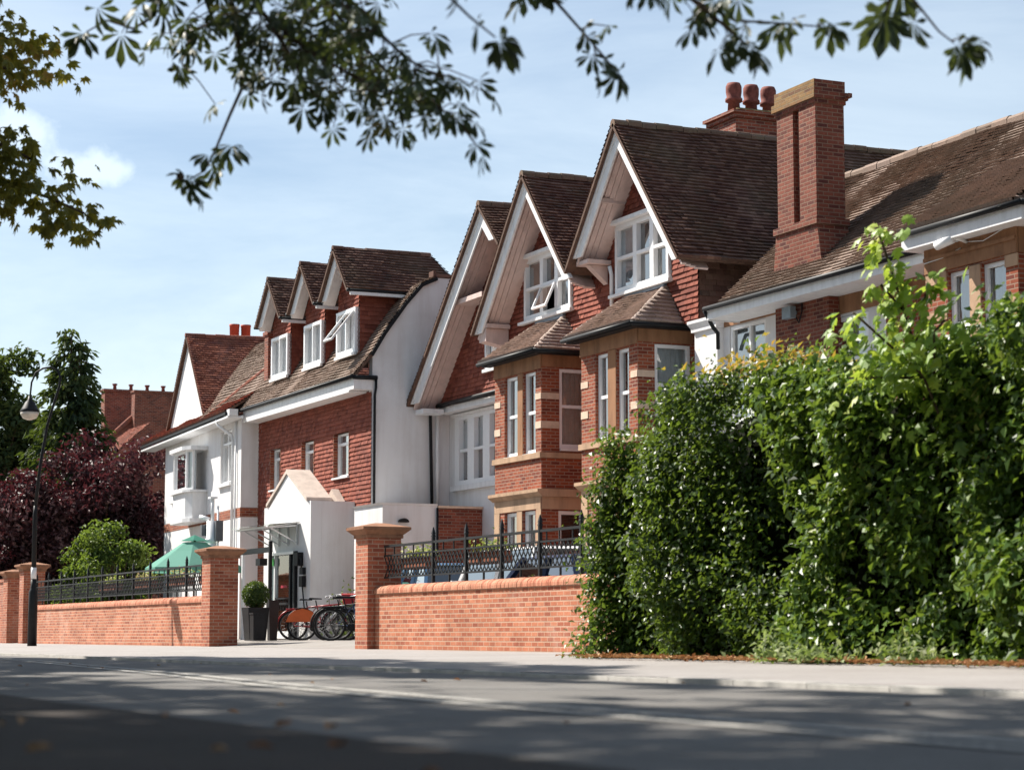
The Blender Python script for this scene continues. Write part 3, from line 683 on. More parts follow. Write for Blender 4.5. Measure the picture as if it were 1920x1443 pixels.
def text_mesh(name, s, F, u, v, n, h, m, parent, bold=0.0):
    cu = bpy.data.curves.new(name, 'FONT'); cu.body = s; cu.size = h; cu.extrude = .002; cu.align_x = 'CENTER'; cu.offset = bold
    to = bpy.data.objects.new(name, cu); COL.objects.link(to)
    dg = bpy.context.evaluated_depsgraph_get(); me = bpy.data.meshes.new_from_object(to.evaluated_get(dg))
    bpy.data.objects.remove(to); me.materials.clear(); me.materials.append(m)
    mt = Matrix((F.U, F.V, F.N)).transposed().to_4x4(); mt.translation = F.p(u, v, n); me.transform(mt)
    # world metres under a parent at the house base
    o = bpy.data.objects.new(name, me); COL.objects.link(o); o.parent = parent
    Mx = Matrix.Identity(4); q = parent; ch = []
    while q is not None: ch.append(q); q = q.parent
    for q in reversed(ch): Mx = Mx @ (q.matrix_parent_inverse @ q.matrix_basis)
    o.matrix_parent_inverse = Mx.inverted(); return o
b = MB()                                               # tiny red lettering, too worn to read, as short strokes
u = -56.17
for k in range(10):
    w = ru(.03, .05); b.fbox(FP, u, u + w, 1.50, 1.50 + ru(.05, .085), .026, .029); u += w + .014
b.build('red_lettering', plain('red_lettering', (.42, .03, .05), .5, .3, .05), dr)
b = MB(); b.fbox(FP, -56.93, -56.55, 2.1, 2.3, .092, .11); b.build('green_sign', plain('green_sign', (.03, .24, .04), .5, .3, .15, 20), dr)
b = MB(); zc = 3.06
for x in (-57.1, -56.35, -55.6, -54.85):
    b.bar((x, 17.75, zc - .02), (x, 18.69, zc + .06), .035); b.bar((x, 18.66, 2.62), (x, 18.66, zc + .1), .045); b.bar((x, 18.66, 2.66), (x, 17.95, zc - .03), .03)
b.bar((-57.25, 17.75, zc), (-54.75, 17.75, zc), .045); b.bar((-57.25, 18.66, zc + .1), (-54.75, 18.66, zc + .1), .045)
cn = b.build('canopy', M['steel'], mh)
b = MB(); b.mesh([(-57.3, 17.6, zc + .03), (-54.7, 17.6, zc + .03), (-54.7, 18.68, zc + .13), (-57.3, 18.68, zc + .13), (-57.3, 17.6, zc + .045), (-54.7, 17.6, zc + .045), (-54.7, 18.68, zc + .145), (-57.3, 18.68, zc + .145)],
                 [(3, 2, 1, 0), (4, 5, 6, 7), (0, 1, 5, 4), (1, 2, 6, 5), (2, 3, 7, 6), (3, 0, 4, 7)]); b.build('canopy_pane', M['glass_clear'], cn)
b = MB(); b.fbox(FP, -54.72, -54.42, 2.05, 2.4, .004, .16); b.fbox(FP, -54.42, -54.18, 1.5, 1.78, .004, .12); b.fbox(FP, -54.44, -54.2, 1.82, 2.0, .004, .1)
b.tube([FP.p(-54.5, 2.3, .1), FP.p(-54.32, 2.2, .1), FP.p(-54.28, 2.0, .1)], .02); b.tube([FP.p(-54.3, 1.5, .06), FP.p(-54.15, 1.0, .06), FP.p(-53.95, .45, .06)], .02)
b.build('wall_box', M['black'], mh)
# ================================================================== low flat-roofed block with a brick flank
xt = thing('flat_roofed_block', (-51.5, 20.5, 0), 'low white flat-topped block with bare brick flank between the porch and the brick bay', 'outbuilding')
b = MB(); b.box(-52.5, -50.5, 19.4, 20.86, 0, 3.44); b.frustum(-52.5, -50.5, 19.4, 20.86, 3.442, -52.56, -50.47, 19.34, 20.87, 3.5)
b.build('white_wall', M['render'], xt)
b = MB(); b.box(-52.4, -50.52, 20.862, 22.09, 0, 3.4); b.build('brick_wall', M['brick_dark'], xt)
b = MB(); b.box(-52.4, -50.46, 20.88, 22.09, 3.402, 3.46); b.build('coping', M['stone_pale'], xt)
b = MB(); b.tube([(-50.44, 20.84, 3.4), (-50.44, 20.84, .1)], .03); b.build('downpipe', M['black'], xt)
# ================================================================== the left white house
L0 = V3((-73.1, 20.1, 0)); L1 = V3((-62.2, 19.4, 0)); LU = (L1 - L0).normalized(); LN = LU.cross(V3((0, 0, 1)))
FL = Fr(L0, LU); LL = (L1 - L0).length
lh = thing('white_house', (-67.5, 20, 0), 'white rendered house with a blank front gable and a brick string course', 'house')
b = MB()
hs = [(1.3, 2.62, 4.72, 6.45), (8.26, 9.72, 4.82, 6.45), (1.6, 3.0, 1.0, 2.9)]
wall(b, FL, rect(0, LL, 0, 6.75), hs, .14)
eL = Fr(L1, -LN); wall(b, eL, rect(0, .62, 0, 6.75)); wL = Fr(L0 - LN * 8, LN); wall(b, wL, rect(0, 8, 0, 6.75))
b.prism(FL, [(.4, 6.9), (6.25, 7.1), (3.48, 9.98)], -.2, 0)
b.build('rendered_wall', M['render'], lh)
b = MB(); b.fbox(FL, -.003, LL + .008, 3.72, 4.0, .004, .012); b.fbox(eL, 0, .6, 3.72, 4.0, .004, .012); b.build('brick_band', M['brick'], lh)
window(lh, FL, 1.31, 2.61, 4.73, 6.44, (1.96,), [(1.3, 2.6, 6.0)], nr=-.1, fw=.055, curtain=None, sill=(.15, .1, .1, 'white'))
window(lh, FL, 8.27, 9.71, 4.83, 6.44, (8.99,), [(8.3, 9.7, 6.05)], nr=-.1, fw=.055, sill=(.15, .1, .1, 'white'))
window(lh, FL, 1.61, 2.99, 1.01, 2.89, (2.3,), (), nr=-.1, fw=.055)
b = MB()                                               # little oriel
b.prism(Fr((0, 0, 0), (1, 0, 0), (0, 1, 0)), [tuple(FL.p(a, 0, n)[:2]) for a, n in ((3.95, .002), (3.95, .45), (4.25, .62), (6.1, .62), (6.4, .45), (6.4, .002))], 3.9, 4.72)
b.prism(Fr((0, 0, 0), (1, 0, 0), (0, 1, 0)), [tuple(FL.p(a, 0, n)[:2]) for a, n in ((3.85, .002), (3.85, .55), (4.25, .72), (6.1, .72), (6.5, .55), (6.5, .002))], 4.722, 4.8)
b.prism(Fr((0, 0, 0), (1, 0, 0), (0, 1, 0)), [tuple(FL.p(a, 0, n)[:2]) for a, n in ((3.8, .002), (3.8, .55), (4.25, .75), (6.1, .75), (6.55, .55), (6.55, .002))], 6.05, 6.17)
b.prism(Fr((0, 0, 0), (1, 0, 0), (0, 1, 0)), [tuple(FL.p(a, 0, n)[:2]) for a, n in ((3.85, .002), (3.85, .55), (4.25, .7), (6.1, .7), (6.5, .55), (6.5, .002))], 3.78, 3.898)
ob = b.build('oriel', M['white'], lh)
for a, n, a2, n2 in ((3.97, .44, 4.26, .6), (4.26, .6, 6.09, .6), (6.09, .6, 6.38, .44)):
    p, q = FL.p(a, 0, n), FL.p(a2, 0, n2); Fo = Fr(p, q - p); wd = (q - p).length
    window(lh, Fo, .0, wd, 4.8, 6.05, (), (), nr=-.02, fw=.07 if wd > 1 else .05, room=False, curtain='blind', cur=(0, 1))
# roof: cross gable plus front slope
def lp(s, n, z): return FL.p(s, z, n)
b = MB()
slope(b, [lp(6.45, .12, 6.98), lp(6.45, -9, 6.98), lp(3.48, -9, 10.08), lp(3.48, .12, 10.08)])
slope(b, [lp(.1, -9, 6.75), lp(.1, .12, 6.75), lp(3.48, .12, 10.08), lp(3.48, -9, 10.08)])
slope(b, [lp(-1.75, .5, 6.85), lp(10.9, .5, 6.85), lp(10.9, -.6, 7.55), lp(-1.0, -.6, 7.55)])
r_ = b.build('roof', [M['tile_red'], M['timber']], lh)
oneridge(lp(3.48, .14, 10.1), lp(3.48, -9, 10.1), 'tile_red', r_, .09); oneridge((-66.6, 19.55, 7.06), (-61.7, 20.6, 8.62), 'tile_red', r_, .08)
b = MB(); b.prism(FL, [(-1.8, 6.62), (LL + .3, 6.62), (LL + .3, 6.68), (-1.8, 6.68)], .02, .5); b.build('soffit', M['white'], lh)
one('eaves_box', 'white', lh, FL, LL - .35, LL + .35, 6.685, 6.88, .2, .46)
b = MB(); b.prism(FL, [(-1.8, 6.72), (LL + .1, 6.72), (LL + .1, 6.80), (-1.8, 6.80)], .46, .53); b.build('gutter', M['black'], lh)
b = MB(); b.tube([lp(9.6, .46, 6.7), lp(9.7, .46, 6.55), lp(10.1, .1, 6.2), lp(10.1, .06, 6.0), lp(10.1, .06, 0)], .045); b.build('downpipe', M['white'], lh)
b = MB(); b.tube([lp(10.42, .05, 6.6), lp(10.42, .05, 0)], .03)
b.build('downpipe', M['white'], lh)
b = MB(); b.box(-71.2, -70.2, 21.4, 22.5, 8, 10.0); ch = b.build('chimney', M['brick_dark'], lh)
for y in (21.72, 22.12):
    b = MB(); b.lathe([(.15, 0), (.165, .6), (.175, .61), (.175, .68), (.12, .68), (.11, .4)], (-70.6, y, 10.0), 14); b.build('chimney_pot', M['pot_red'], ch)

# ================================================================== distant brick house
fh = thing('distant_house', (-108, 27, 0), 'distant red brick house with four small pots on its wide chimney, above the purple tree', 'house')
b = MB(); b.box(-104.57, -103.96, 27, 35, 0, 12.0); b.box(-104.62, -103.9, 26.95, 35, 12.0, 12.1); b.box(-110, -104.6, 28.2, 35, 0, 10.4); b.build('brick_wall', M['brick_dark'], fh)
b = MB(); b.box(-110.75, -110.0, 27, 32.5, 7, 12.65); b.box(-110.82, -109.93, 26.93, 32.6, 12.652, 12.78); cc = b.build('chimney', M['brick_dark'], fh)
for k in range(4):
    b = MB(); b.lathe([(.10, 0), (.08, .2), (.13, .26), (.13, .32), (.08, .32)], (-110.35, 27.6 + k * .85, 12.78), 10); b.build('chimney_pot', M['pot_brown'], cc)
b = MB(); slope(b, [(-108, 24.4, 8.4), (-104.0, 24.4, 8.4), (-104.58, 27.5, 11.2), (-109.9, 28.4, 11.2)], .14, .25, .03); slope(b, [(-104.0, 24.4, 8.4), (-104.0, 27, 8.4), (-104.58, 27.5, 11.2)], .14, .25, .03); ridge(b, (-104.0, 24.4, 8.45), (-104.58, 27.5, 11.25), .14)
b.box(-108, -104.2, 24.8, 27, 0, 8.3, 1)
b.build('roof', [M['tile_red'], M['brick_dark']], fh)
b = MB(); slope(b, [(-96, 22.4, 7.6), (-90.5, 22.4, 7.6), (-90.5, 24.2, 9.2), (-94, 24.2, 9.2)], .14, .25, .03); b.box(-95, -90.6, 22.9, 28, 0, 7.5, 1); b.build('lean_to', [M['tile_red'], M['brick_dark']], fh)
gt = thing('background_house', (-122, 20, 0), 'low dark grey-roofed house behind the conifer trees', 'house')
b = MB(); b.box(-126, -118, 19, 26, 0, 7.4); b.build('wall', M['stone_brown'], gt)
b = MB(); b.frustum(-126.5, -117.5, 18.5, 26.5, 7.402, -124, -120, 21, 24, 9.2); b.build('roof', M['lead'], gt)
# ================================================================== garden walls, piers, railings
def garden_wall(x0, x1, label, ramp_at_left):
    o = thing('garden_wall', ((x0 + x1) / 2, 14.15, 0), label, 'wall')
    b = MB(); b.box(x0, x1, 14.0, 14.24, -.1, .98); b.build('brick_wall', M['brick_orange'], o)
    b = MB(); k = int((x1 - x0) / .075); st = (x1 - x0) / k     # half-round coping bricks laid on edge
    n = 9
    for i in range(k):
        a = x0 + st * i; c = a + st - .006; dz = ru(-.004, .004); yy = ru(-.004, .004); tt = rnd()
        pr = [(13.97 + yy, .982), (13.97 + yy, 1.03)] + [(14.12 + yy - .15 * math.cos(R(j * 180 / n)), 1.03 + dz + .1 * math.sin(R(j * 180 / n))) for j in range(1, n)] + [(14.27 + yy, 1.03), (14.27 + yy, .982)]
        kk = len(pr); vs = [(a, y, z) for y, z in pr] + [(c, y, z) for y, z in pr]
        b.mesh(vs, [tuple(range(kk)), tuple(range(2 * kk - 1, kk - 1, -1))] + [(j, kk + j, kk + (j + 1) % kk, (j + 1) % kk) for j in range(kk)], 0, tt)
    b.box(x0, x1, 14.03, 14.21, .981, 1.06, 1)
    b.build('coping', [tile_mat('coping_brick', [(0, (.36, .12, .07)), (.5, (.48, .19, .115)), (1, (.55, .26, .17))], (.3, .2, .13), .4), M['concrete']], o)
    return o
garden_wall(-36.78, -8.0, 'low orange brick wall with rounded coping running right from the gateway pier into the hedge', True)
garden_wall(-65.8, -47.2, 'low orange brick wall with rounded coping left of the gateway, behind the lamp post', False)

def pier(x0, x1, label, zt=2.0, y0=13.86, y1=14.5, cap=.0):
    o = thing('gate_pier', ((x0 + x1) / 2, (y0 + y1) / 2, 0), label, 'pier', 'brick gate piers along the front wall')
    b = MB(); b.box(x0, x1, y0, y1, -.1, zt); b.build('shaft', pm, o)
    b = MB(); cz = zt
    b.box(x0 - .03, x1 + .03, y0 - .03, y1 + .03, cz + .002, cz + .06)
    b.frustum(x0 - .03, x1 + .03, y0 - .03, y1 + .03, cz + .062, x0 - .13, x1 + .13, y0 - .13, y1 + .13, cz + .15)
    b.box(x0 - .14, x1 + .14, y0 - .14, y1 + .14, cz + .152, cz + .2)
    b.frustum(x0 - .14, x1 + .14, y0 - .14, y1 + .14, cz + .202, (x0 + x1) / 2 - .1, (x0 + x1) / 2 + .1, (y0 + y1) / 2 - .1, (y0 + y1) / 2 + .1, cz + .28)
    b.build('cap', M['stone_cap'], o)
M['stone_cap'] = plain('pier_cap_stone', (.30, .155, .095), .9, .15, .2, 4, bmp=.3)
pm = brick_mat('pier_brick', (.37, .105, .058), (.45, .155, .085), (.25, .068, .042), (.43, .27, .19), dirt=.5, pale=.25)
pier(-37.42, -36.8, 'tall brick gate pier with moulded stone cap at the right of the gateway', 1.98)
pier(-47.22, -46.58, 'brick gate pier with flared cap left of the gateway, beside the green umbrella', 1.93)
pier(-66.6, -66.0, 'brick gate pier with pale cap just behind the black lamp post', 2.15)
pier(-69.0, -68.35, 'brick gate pier cut off at the left edge of the view', 2.0)
b = MB(); b.box(-90, -69.0, 14.0, 14.24, -.1, 1.9); b.box(-90, -69.02, 13.96, 14.28, 1.902, 2.0)
tag(b.build('boundary_wall', pm), 'plain brick boundary wall beyond the pier at the far left edge', 'wall')

def railing(x0, x1, label, ph, step=1.27):
    o = thing('iron_railing', ((x0 + x1) / 2, 14.12, 1.1), label, 'railing', 'black lattice railings on the front wall')
    y = 14.12
    b = MB(); b.box(x0, x1, y - .02, y + .02, 1.80, 1.84); b.build('top_rail', M['black'], o)
    b = MB(); b.box(x0, x1, y - .02, y + .02, 1.64, 1.67); b.box(x0, x1, y - .018, y + .018, 1.25, 1.28); b.build('lower_rail', M['black'], o)
    b = MB(); p = .15; h = .36; sl = h / (2 * p)          # diamond lattice of flat bars between the rails
    k = int((x1 - x0) / p)
    for i in range(-2, k + 1):
        xa = x0 + i * p
        for s_ in (1, -1):
            a, c = (xa, xa + 2 * p) if s_ > 0 else (xa + 2 * p, xa)
            za, zc = 1.28, 1.64
            pts = [(a, za), (c, zc)]
            lo, hi = x0, x1
            (ax, az), (cx, cz) = pts
            if min(ax, cx) < lo or max(ax, cx) > hi: continue
            b.bar((ax, y + .006 * s_, az), (cx, y + .006 * s_, cz), .026, .01, up=(0, 1, 0))
    for i in range(k):                                      # short scroll studs between rails
        if i % 3 == 0: b.box(x0 + i * p, x0 + i * p + .02, y - .01, y + .01, 1.672, 1.798)
    b.build('lattice', M['black'], o)
    n = int((x1 - x0 - ph) / step) + 1
    for i in range(n):
        x = x0 + ph + i * step; b = MB()
        b.box(x - .026, x + .026, y - .026, y + .026, 1.08, 1.9); b.frustum(x - .034, x + .034, y - .034, y + .034, 1.902, x - .022, x + .022, y - .022, y + .022, 1.95)
        b.frustum(x - .032, x + .032, y - .032, y + .032, 1.952, x - .005, x + .005, y - .005, y + .005, 2.07)
        b.build('post', M['black'], o)
        b = MB(); xs = x + step / 2
        if xs < x1 - .1: b.box(xs - .014, xs + .014, y - .014, y + .014, 1.1, 1.25); b.build('stay', M['black'], o)
railing(-36.62, -24.5, 'black iron lattice railing with spear posts on the wall right of the gateway', 2.27, 1.42)
railing(-65.7, -47.3, 'black iron lattice railing on the wall left of the gateway, below the green umbrella', .35, 1.6)

# ------------------------------------------------------------------ flower troughs hung behind the railings
FLW = leaf_mat('bedding_plant', [(0, (.05, .09, .02)), (.35, (.14, .22, .05)), (.6, (.34, .36, .10)), (.8, (.5, .48, .3)), (1, (.45, .18, .22))], .6, .2, .25)
def leafq(mb, p, d, nrm, L, W, t=None, fold=.25, m=0):
    d = d.normalized(); s_ = d.cross(nrm)
    if s_.length < 1e-4: s_ = d.orthogonal()
    s_.normalize(); nn = s_.cross(d)
    a = p; tip = p + d * L - nn * (L * .12); l = p + d * (L * .45) + s_ * (W / 2) + nn * (fold * W); r_ = p + d * (L * .45) - s_ * (W / 2) + nn * (fold * W)
    t = rnd() if t is None else t
    mb.mesh([a, l, tip, r_], [(0, 2, 1), (0, 3, 2)], m, t)
def rdir(): 
    while True:
        v = V3((ru(-1, 1), ru(-1, 1), ru(-1, 1)))
        if .05 < v.length < 1: return v.normalized()
def trough(x, w, label, hue):
    o = thing('flower_trough', (x, 14.42, 1.4), label, 'planter', 'flower troughs behind the railings')
    b = MB(); b.box(x - w / 2, x + w / 2, 14.26, 14.5, 1.4, 1.6); b.build('box', M['trough'], o)
    b = MB()
    for i in range(240):
        p = V3((x + ru(-.5, .5) * w, 14.38 + ru(-.15, .15), 1.6 + abs(random.gauss(0, .09)))); d = rdir(); d.z = abs(d.z) * .6
        leafq(b, p, d, V3((0, -.3, 1)), ru(.05, .1), ru(.04, .07), min(1, max(0, random.gauss(hue, .18))))
    b.build('flowers', FLW, o, uv=False)
M['trough'] = plain('terracotta_trough', (.26, .10, .06), .85, .15, .2, 5)
trough(-35.65, 1.15, 'flower trough with yellow-green leaves next to the right gateway pier', .6)
trough(-32.55, 1.2, 'flower trough with pale green leaves in front of the brick bay', .5)
trough(-48.1, 1.5, 'yellow flower trough right beside the left gateway pier', .6)
trough(-50.8, 1.6, 'flower trough with yellow and pink blooms below the umbrella', .72)
trough(-54.0, 1.5, 'flower trough with silvery leaves on the middle of the left railing', .8)
trough(-57.5, 1.7, 'flower trough with bright yellow leaves, leftmost on the left railing', .58)

# ------------------------------------------------------------------ lamp post
lpx, lpy = -54.0, 11.58
o = thing('lamp_post', (lpx, lpy, 0), 'tall black swan-neck lamp post with a white painted band', 'lamp post')
b = MB(); b.lathe([(.115, -.05), (.11, 1.3), (.085, 1.36), (.068, 1.42), (.065, 1.62)], (lpx, lpy, 0), 14)
b.lathe([(.062, 1.9), (.055, 3.2), (.042, 3.42)], (lpx, lpy, 0), 12); b.build('post', M['black'], o)
b = MB(); b.lathe([(.068, 1.621), (.068, 1.9)], (lpx, lpy, 0), 14); b.build('painted_band', M['white'], o)
b = MB(); rgt = V3((.413, .911, 0)); base = V3((lpx, lpy, 0))
pts = [base + rgt * a_ + V3((0, 0, z_)) for a_, z_ in ((0, 3.4), (.1, 4.46), (.24, 5.38), (.41, 6.0), (.53, 6.42), (.54, 6.62), (.47, 6.78), (.3, 6.86), (.1, 6.83), (-.07, 6.72), (-.17, 6.48), (-.2, 6.1))]
b.tube(pts, [.042, .04, .035, .032, .03, .028, .026, .025, .025, .025, .024, .022], 8); b.build('swan_neck', M['black'], o)
lc = base + rgt * -.2 + V3((0, 0, 5.62)); b = MB()
b.lathe([(.04, .52), (.06, .42), (.12, .36), (.2, .2), (.24, .14), (.23, .12)], lc, 14); b.build('lamp_shade', M['black'], o)
b = MB(); b.lathe([(.225, .118), (.22, .06), (.16, -.04), (.05, -.08)], lc, 14); b.build('lamp_glass', plain('opal_glass', (.62, .55, .46), .25, .5, .1, 6), o)

# ------------------------------------------------------------------ camera post, patio umbrella
o = thing('camera_post', (-57.0, 17.0, .1), 'white post carrying grey floodlights and cameras behind the left gateway pier', 'post')
b = MB(); b.tube([(-57, 17, .1), (-57, 17, 3.3)], .16, 12); b.tube([(-57, 17, 3.3), (-57, 17, 3.9)], .05, 8); b.box(-57.12, -56.88, 16.9, 17.1, 3.9, 3.95); b.tube([(-56.82, 17.1, .1), (-56.82, 17.1, 3.7)], .03, 6); b.build('pole', M['upvc'], o)
b = MB(); b.box(-57.3, -57.16, 16.75, 16.98, 2.9, 3.2); b.box(-56.83, -56.66, 17.0, 17.2, 2.75, 3.3); b.tube([(-57.1, 16.85, 2.55), (-57.4, 16.65, 2.45)], .07, 8); b.tube([(-56.9, 17.1, 2.6), (-56.7, 17.35, 2.5), (-56.66, 17.4, 1.9)], .05, 8); b.build('floodlight', plain('grey_fitting', (.12, .12, .13), .5, .4, .1), o)
b = MB(); b.tube([(-57.15, 16.95, 3.35), (-57.35, 16.75, 3.42)], .06, 8); b.lathe([(.17, 2.7), (.2, 2.74), (.2, 2.8), (.17, 2.84)], (-57, 17, 0), 12); b.build('camera', M['upvc'], o)
ux, uy = -56.6, 16.4
o = thing('patio_umbrella', (ux, uy, .1), 'open pale green patio umbrella behind the left railing', 'umbrella')
b = MB(); k = 8; rr_ = 1.3
ring = [(ux + rr_ * math.cos(6.2832 * (i + .5) / k), uy + rr_ * math.sin(6.2832 * (i + .5) / k), 2.02) for i in range(k)]
mid = [(ux + rr_ * .5 * math.cos(6.2832 * (i + .5) / k), uy + rr_ * .5 * math.sin(6.2832 * (i + .5) / k), 2.46) for i in range(k)]
tp = [(ux + .3 * math.cos(6.2832 * (i + .5) / k), uy + .3 * math.sin(6.2832 * (i + .5) / k), 2.7) for i in range(k)]
for i in range(k):
    j = (i + 1) % k; b.face([ring[i], ring[j], mid[j], mid[i]]); b.face([mid[i], mid[j], tp[j], tp[i]]); b.face([tp[i], tp[j], (ux, uy, 2.72)])
    b.face([ring[j], ring[i], (ring[i][0], ring[i][1], 1.9), (ring[j][0], ring[j][1], 1.9)])
b.build('canopy', leaf_mat('green_canvas', [(0, (.16, .36, .29)), (1, (.18, .39, .32))], .9, .1, .3, (.2, .5, .4)), o)
b = MB(); c2 = [(ux + .38 * math.cos(6.2832 * (i + .5) / k), uy + .38 * math.sin(6.2832 * (i + .5) / k), 2.74) for i in range(k)]
for i in range(k): b.face([c2[i], c2[(i + 1) % k], (ux, uy, 2.9)])
b.build('vent', leaf_mat('green_canvas_vent', [(0, (.05, .2, .15)), (1, (.07, .24, .18))], .9, .1, .2, (.1, .3, .2)), o)
b = MB(); b.tube([(ux, uy, .1), (ux, uy, 2.85)], .03); b.build('pole', M['timber'], o)

# ------------------------------------------------------------------ gate frame, planters, bin
o = thing('side_gate', (-53.2, 17.4, .1), 'black metal gate post and crossbar beside the porch', 'gate')
b = MB(); b.box(-53.24, -53.16, 17.36, 17.44, .1, 2.62); b.box(-56.6, -53.24, 17.38, 17.42, 2.34, 2.48); b.build('bar', M['black'], o)
b = MB(); b.box(-54.1, -53.75, 17.3, 17.5, 2.02, 2.2); b.build('lock_box', M['black'], o)
b = MB(); b.box(-55.5, -55.42, 17.36, 17.44, .1, 2.34); b.build('post', M['upvc'], o)
BOX = leaf_mat('box_leaf', [(0, (.03, .06, .015)), (.6, (.06, .11, .025)), (1, (.12, .17, .04))], .5, .35, .2)
M['planter'] = plain('dark_planter', (.018, .018, .02), .6, .3, .2, 6)
o = thing('topiary_ball', (-50.0, 16.0, .12), 'clipped round box bush in a dark tub beside the left gateway pier', 'potted plant')
b = MB(); b.frustum(-50.2, -49.8, 15.8, 16.2, .12, -50.26, -49.74, 15.74, 16.26, .9); b.build('tub', M['planter'], o)
b = MB(); c_ = V3((-50.0, 16.0, 1.2))
for i in range(1500):
    d_ = rdir(); leafq(b, c_ + d_ * (.30 * ru(.82, 1.02)), (d_ + rdir() * .8), d_, ru(.04, .07), ru(.03, .045))
b.lathe([(.03, -.26), (.18, -.2), (.25, -.1), (.25, .1), (.18, .2), (.03, .26)], c_, 12, 0, .1); b.tube([c_ + V3((0, 0, -.45)), c_], .03, 6, 0, .1); b.build('foliage', BOX, o, uv=False)
o = thing('planter_bin', (-48.6, 15.6, .12), 'slim square dark grey bin in front of the potted box ball', 'bin')
b = MB(); b.frustum(-48.73, -48.47, 15.47, 15.73, .12, -48.74, -48.46, 15.46, 15.74, .72); b.build('body', M['planter'], o)
b = MB(); b.box(-48.75, -48.45, 15.45, 15.75, .722, .76); b.build('rim', M['planter'], o)
o = thing('tall_planter', (-50.5, 16.5, .12), 'tall dark tapering planter between the box ball and the door', 'planter')
b = MB(); b.frustum(-50.58, -50.42, 16.5, 16.68, .12, -50.62, -50.38, 16.46, 16.72, 1.08); b.build('body', plain('black_planter', (.02, .02, .022), .5, .4, .2, 6), o)

# ------------------------------------------------------------------ bicycles
M['tyre'] = plain('tyre_rubber', (.02, .02, .02), .8, .2, .2, 9)
M['alloy'] = plain('alloy', (.30, .30, .31), .4, .5, .1, 20, 1.0)
M['wheel_rim'] = plain('dark_rim', (.13, .13, .135), .5, .4, .2, 20)
def bicycle(name, frame_m, label, basket=None, guard=None, bag=None):
    o = thing(name, (0, 0, 0), label, 'bicycle', 'bicycles parked by the porch'); r = .34
    wb = .54
    for x in (-wb, wb):
        b = MB(); k = 32
        b.tube([(x + r * math.cos(6.2832 * i / k), 0, r + r * math.sin(6.2832 * i / k)) for i in range(k + 1)], .022, 8); w = b.build('wheel', M['tyre'], o, local=True)
        b = MB(); b.tube([(x + (r - .03) * math.cos(6.2832 * i / k), 0, r + (r - .03) * math.sin(6.2832 * i / k)) for i in range(k + 1)], .012, 6)
        for i in range(18):
            a = 6.2832 * i / 18; b.tube([(x, .02 * (-1) ** i, r), (x + (r - .03) * math.cos(a), 0, r + (r - .03) * math.sin(a))], .004, 4)
        b.tube([(x, -.05, r), (x, .05, r)], .022, 8); b.build('rim', M['wheel_rim'], w, local=True)
    b = MB(); bb = (-.05, 0, .29); st = (-.2, 0, .78); hd = (.36, 0, .84); hb = (.4, 0, .68)
    for p, q, rad in ((bb, st, .017), (bb, hb, .02), (st, hd, .017), (hb, hd, .02), ((-wb, .04, r), bb, .011), ((-wb, -.04, r), bb, .011), ((-wb, .04, r), st, .01), ((-wb, -.04, r), st, .01), (hb, (wb, .05, r), .013), (hb, (wb, -.05, r), .013)): b.tube([p, q], rad, 8)
    b.build('frame', frame_m, o, local=True)
    b = MB(); b.tube([(.34, 0, .84), (.32, 0, 1.0), (.38, 0, 1.03)], .014, 8); b.tube([(.24, -.3, 1.04), (.36, -.2, 1.05), (.4, 0, 1.03), (.36, .2, 1.05), (.24, .3, 1.04)], .012, 8); b.build('handlebar', M['alloy'], o, local=True)
    b = MB(); b.tube([st, (-.23, 0, .93)], .014, 8)
    b.mesh([(-.4, -.09, .95), (-.4, .09, .95), (-.08, .02, .95), (-.08, -.02, .95), (-.38, -.07, .99), (-.38, .07, .99), (-.09, .015, .975), (-.09, -.015, .975)], [(3, 2, 1, 0), (4, 5, 6, 7), (0, 1, 5, 4), (1, 2, 6, 5), (2, 3, 7, 6), (3, 0, 4, 7)]); b.build('saddle', M['black'], o, local=True)
    b = MB(); b.tube([(-.05, -.06, .29), (-.05, .06, .29)], .09, 12); b.bar((-.05, .07, .29), (.08, .07, .18), .02); b.bar((-.05, -.07, .29), (-.18, -.07, .4), .02); b.box(.05, .13, .07, .16, .165, .19); b.box(-.22, -.14, -.16, -.07, .39, .41); b.build('crankset', M['black'], o, local=True)
    b = MB()                                                # mudguards and rack
    for x, a0, a1 in ((-wb, 20, 190), (wb, -10, 150)): b.tube([(x + (r + .045) * math.cos(R(a)), 0, r + (r + .045) * math.sin(R(a))) for a in range(a0, a1 + 1, 10)], .02, 6)
    b.bar((-wb - .18, 0, .74), (-.2, 0, .76), .1, .015); b.bar((-wb, .05, r), (-wb - .05, .05, .74), .012); b.build('mudguard', guard or M['black'], o, local=True)
    if basket:
        b = MB(); b.frustum(.42, .66, -.15, .15, .84, .38, .74, -.2, .2, 1.08); b.build('basket', basket, o, local=True)
    if bag:                                                # half-round skirt panel over the rear wheel
        b = MB()
        for s_ in (-1, 1):
            b.prism(Fr((-wb, .06 * s_, r), (s_, 0, 0)), [(.40 * math.cos(R(a)) , .40 * math.sin(R(a))) for a in (12, 35, 60, 90, 120, 145, 168)], -.01, .01)
        b.build('wheel_skirt', bag, o, local=True)
    return o
RED = plain('red_paint', (.40, .02, .03), .35, .5, .1, 5); ORG = plain('orange_panel', (.70, .14, .03), .4, .4, .08, 4)
SIL = plain('silver_paint', (.35, .36, .38), .35, .5, .1, 5); BLK = M['black']; BLU = plain('blue_paint', (.05, .09, .2), .35, .5, .1, 5)
def put(o, x, y, rz, lean=0): o.location = (x, y, .14); o.rotation_euler = (R(lean), 0, R(rz)); return o
put(bicycle('bicycle', RED, 'red bicycle with an orange half-round skirt over its wheel', RED, M['black'], ORG), -49.15, 17.45, 72, 4)
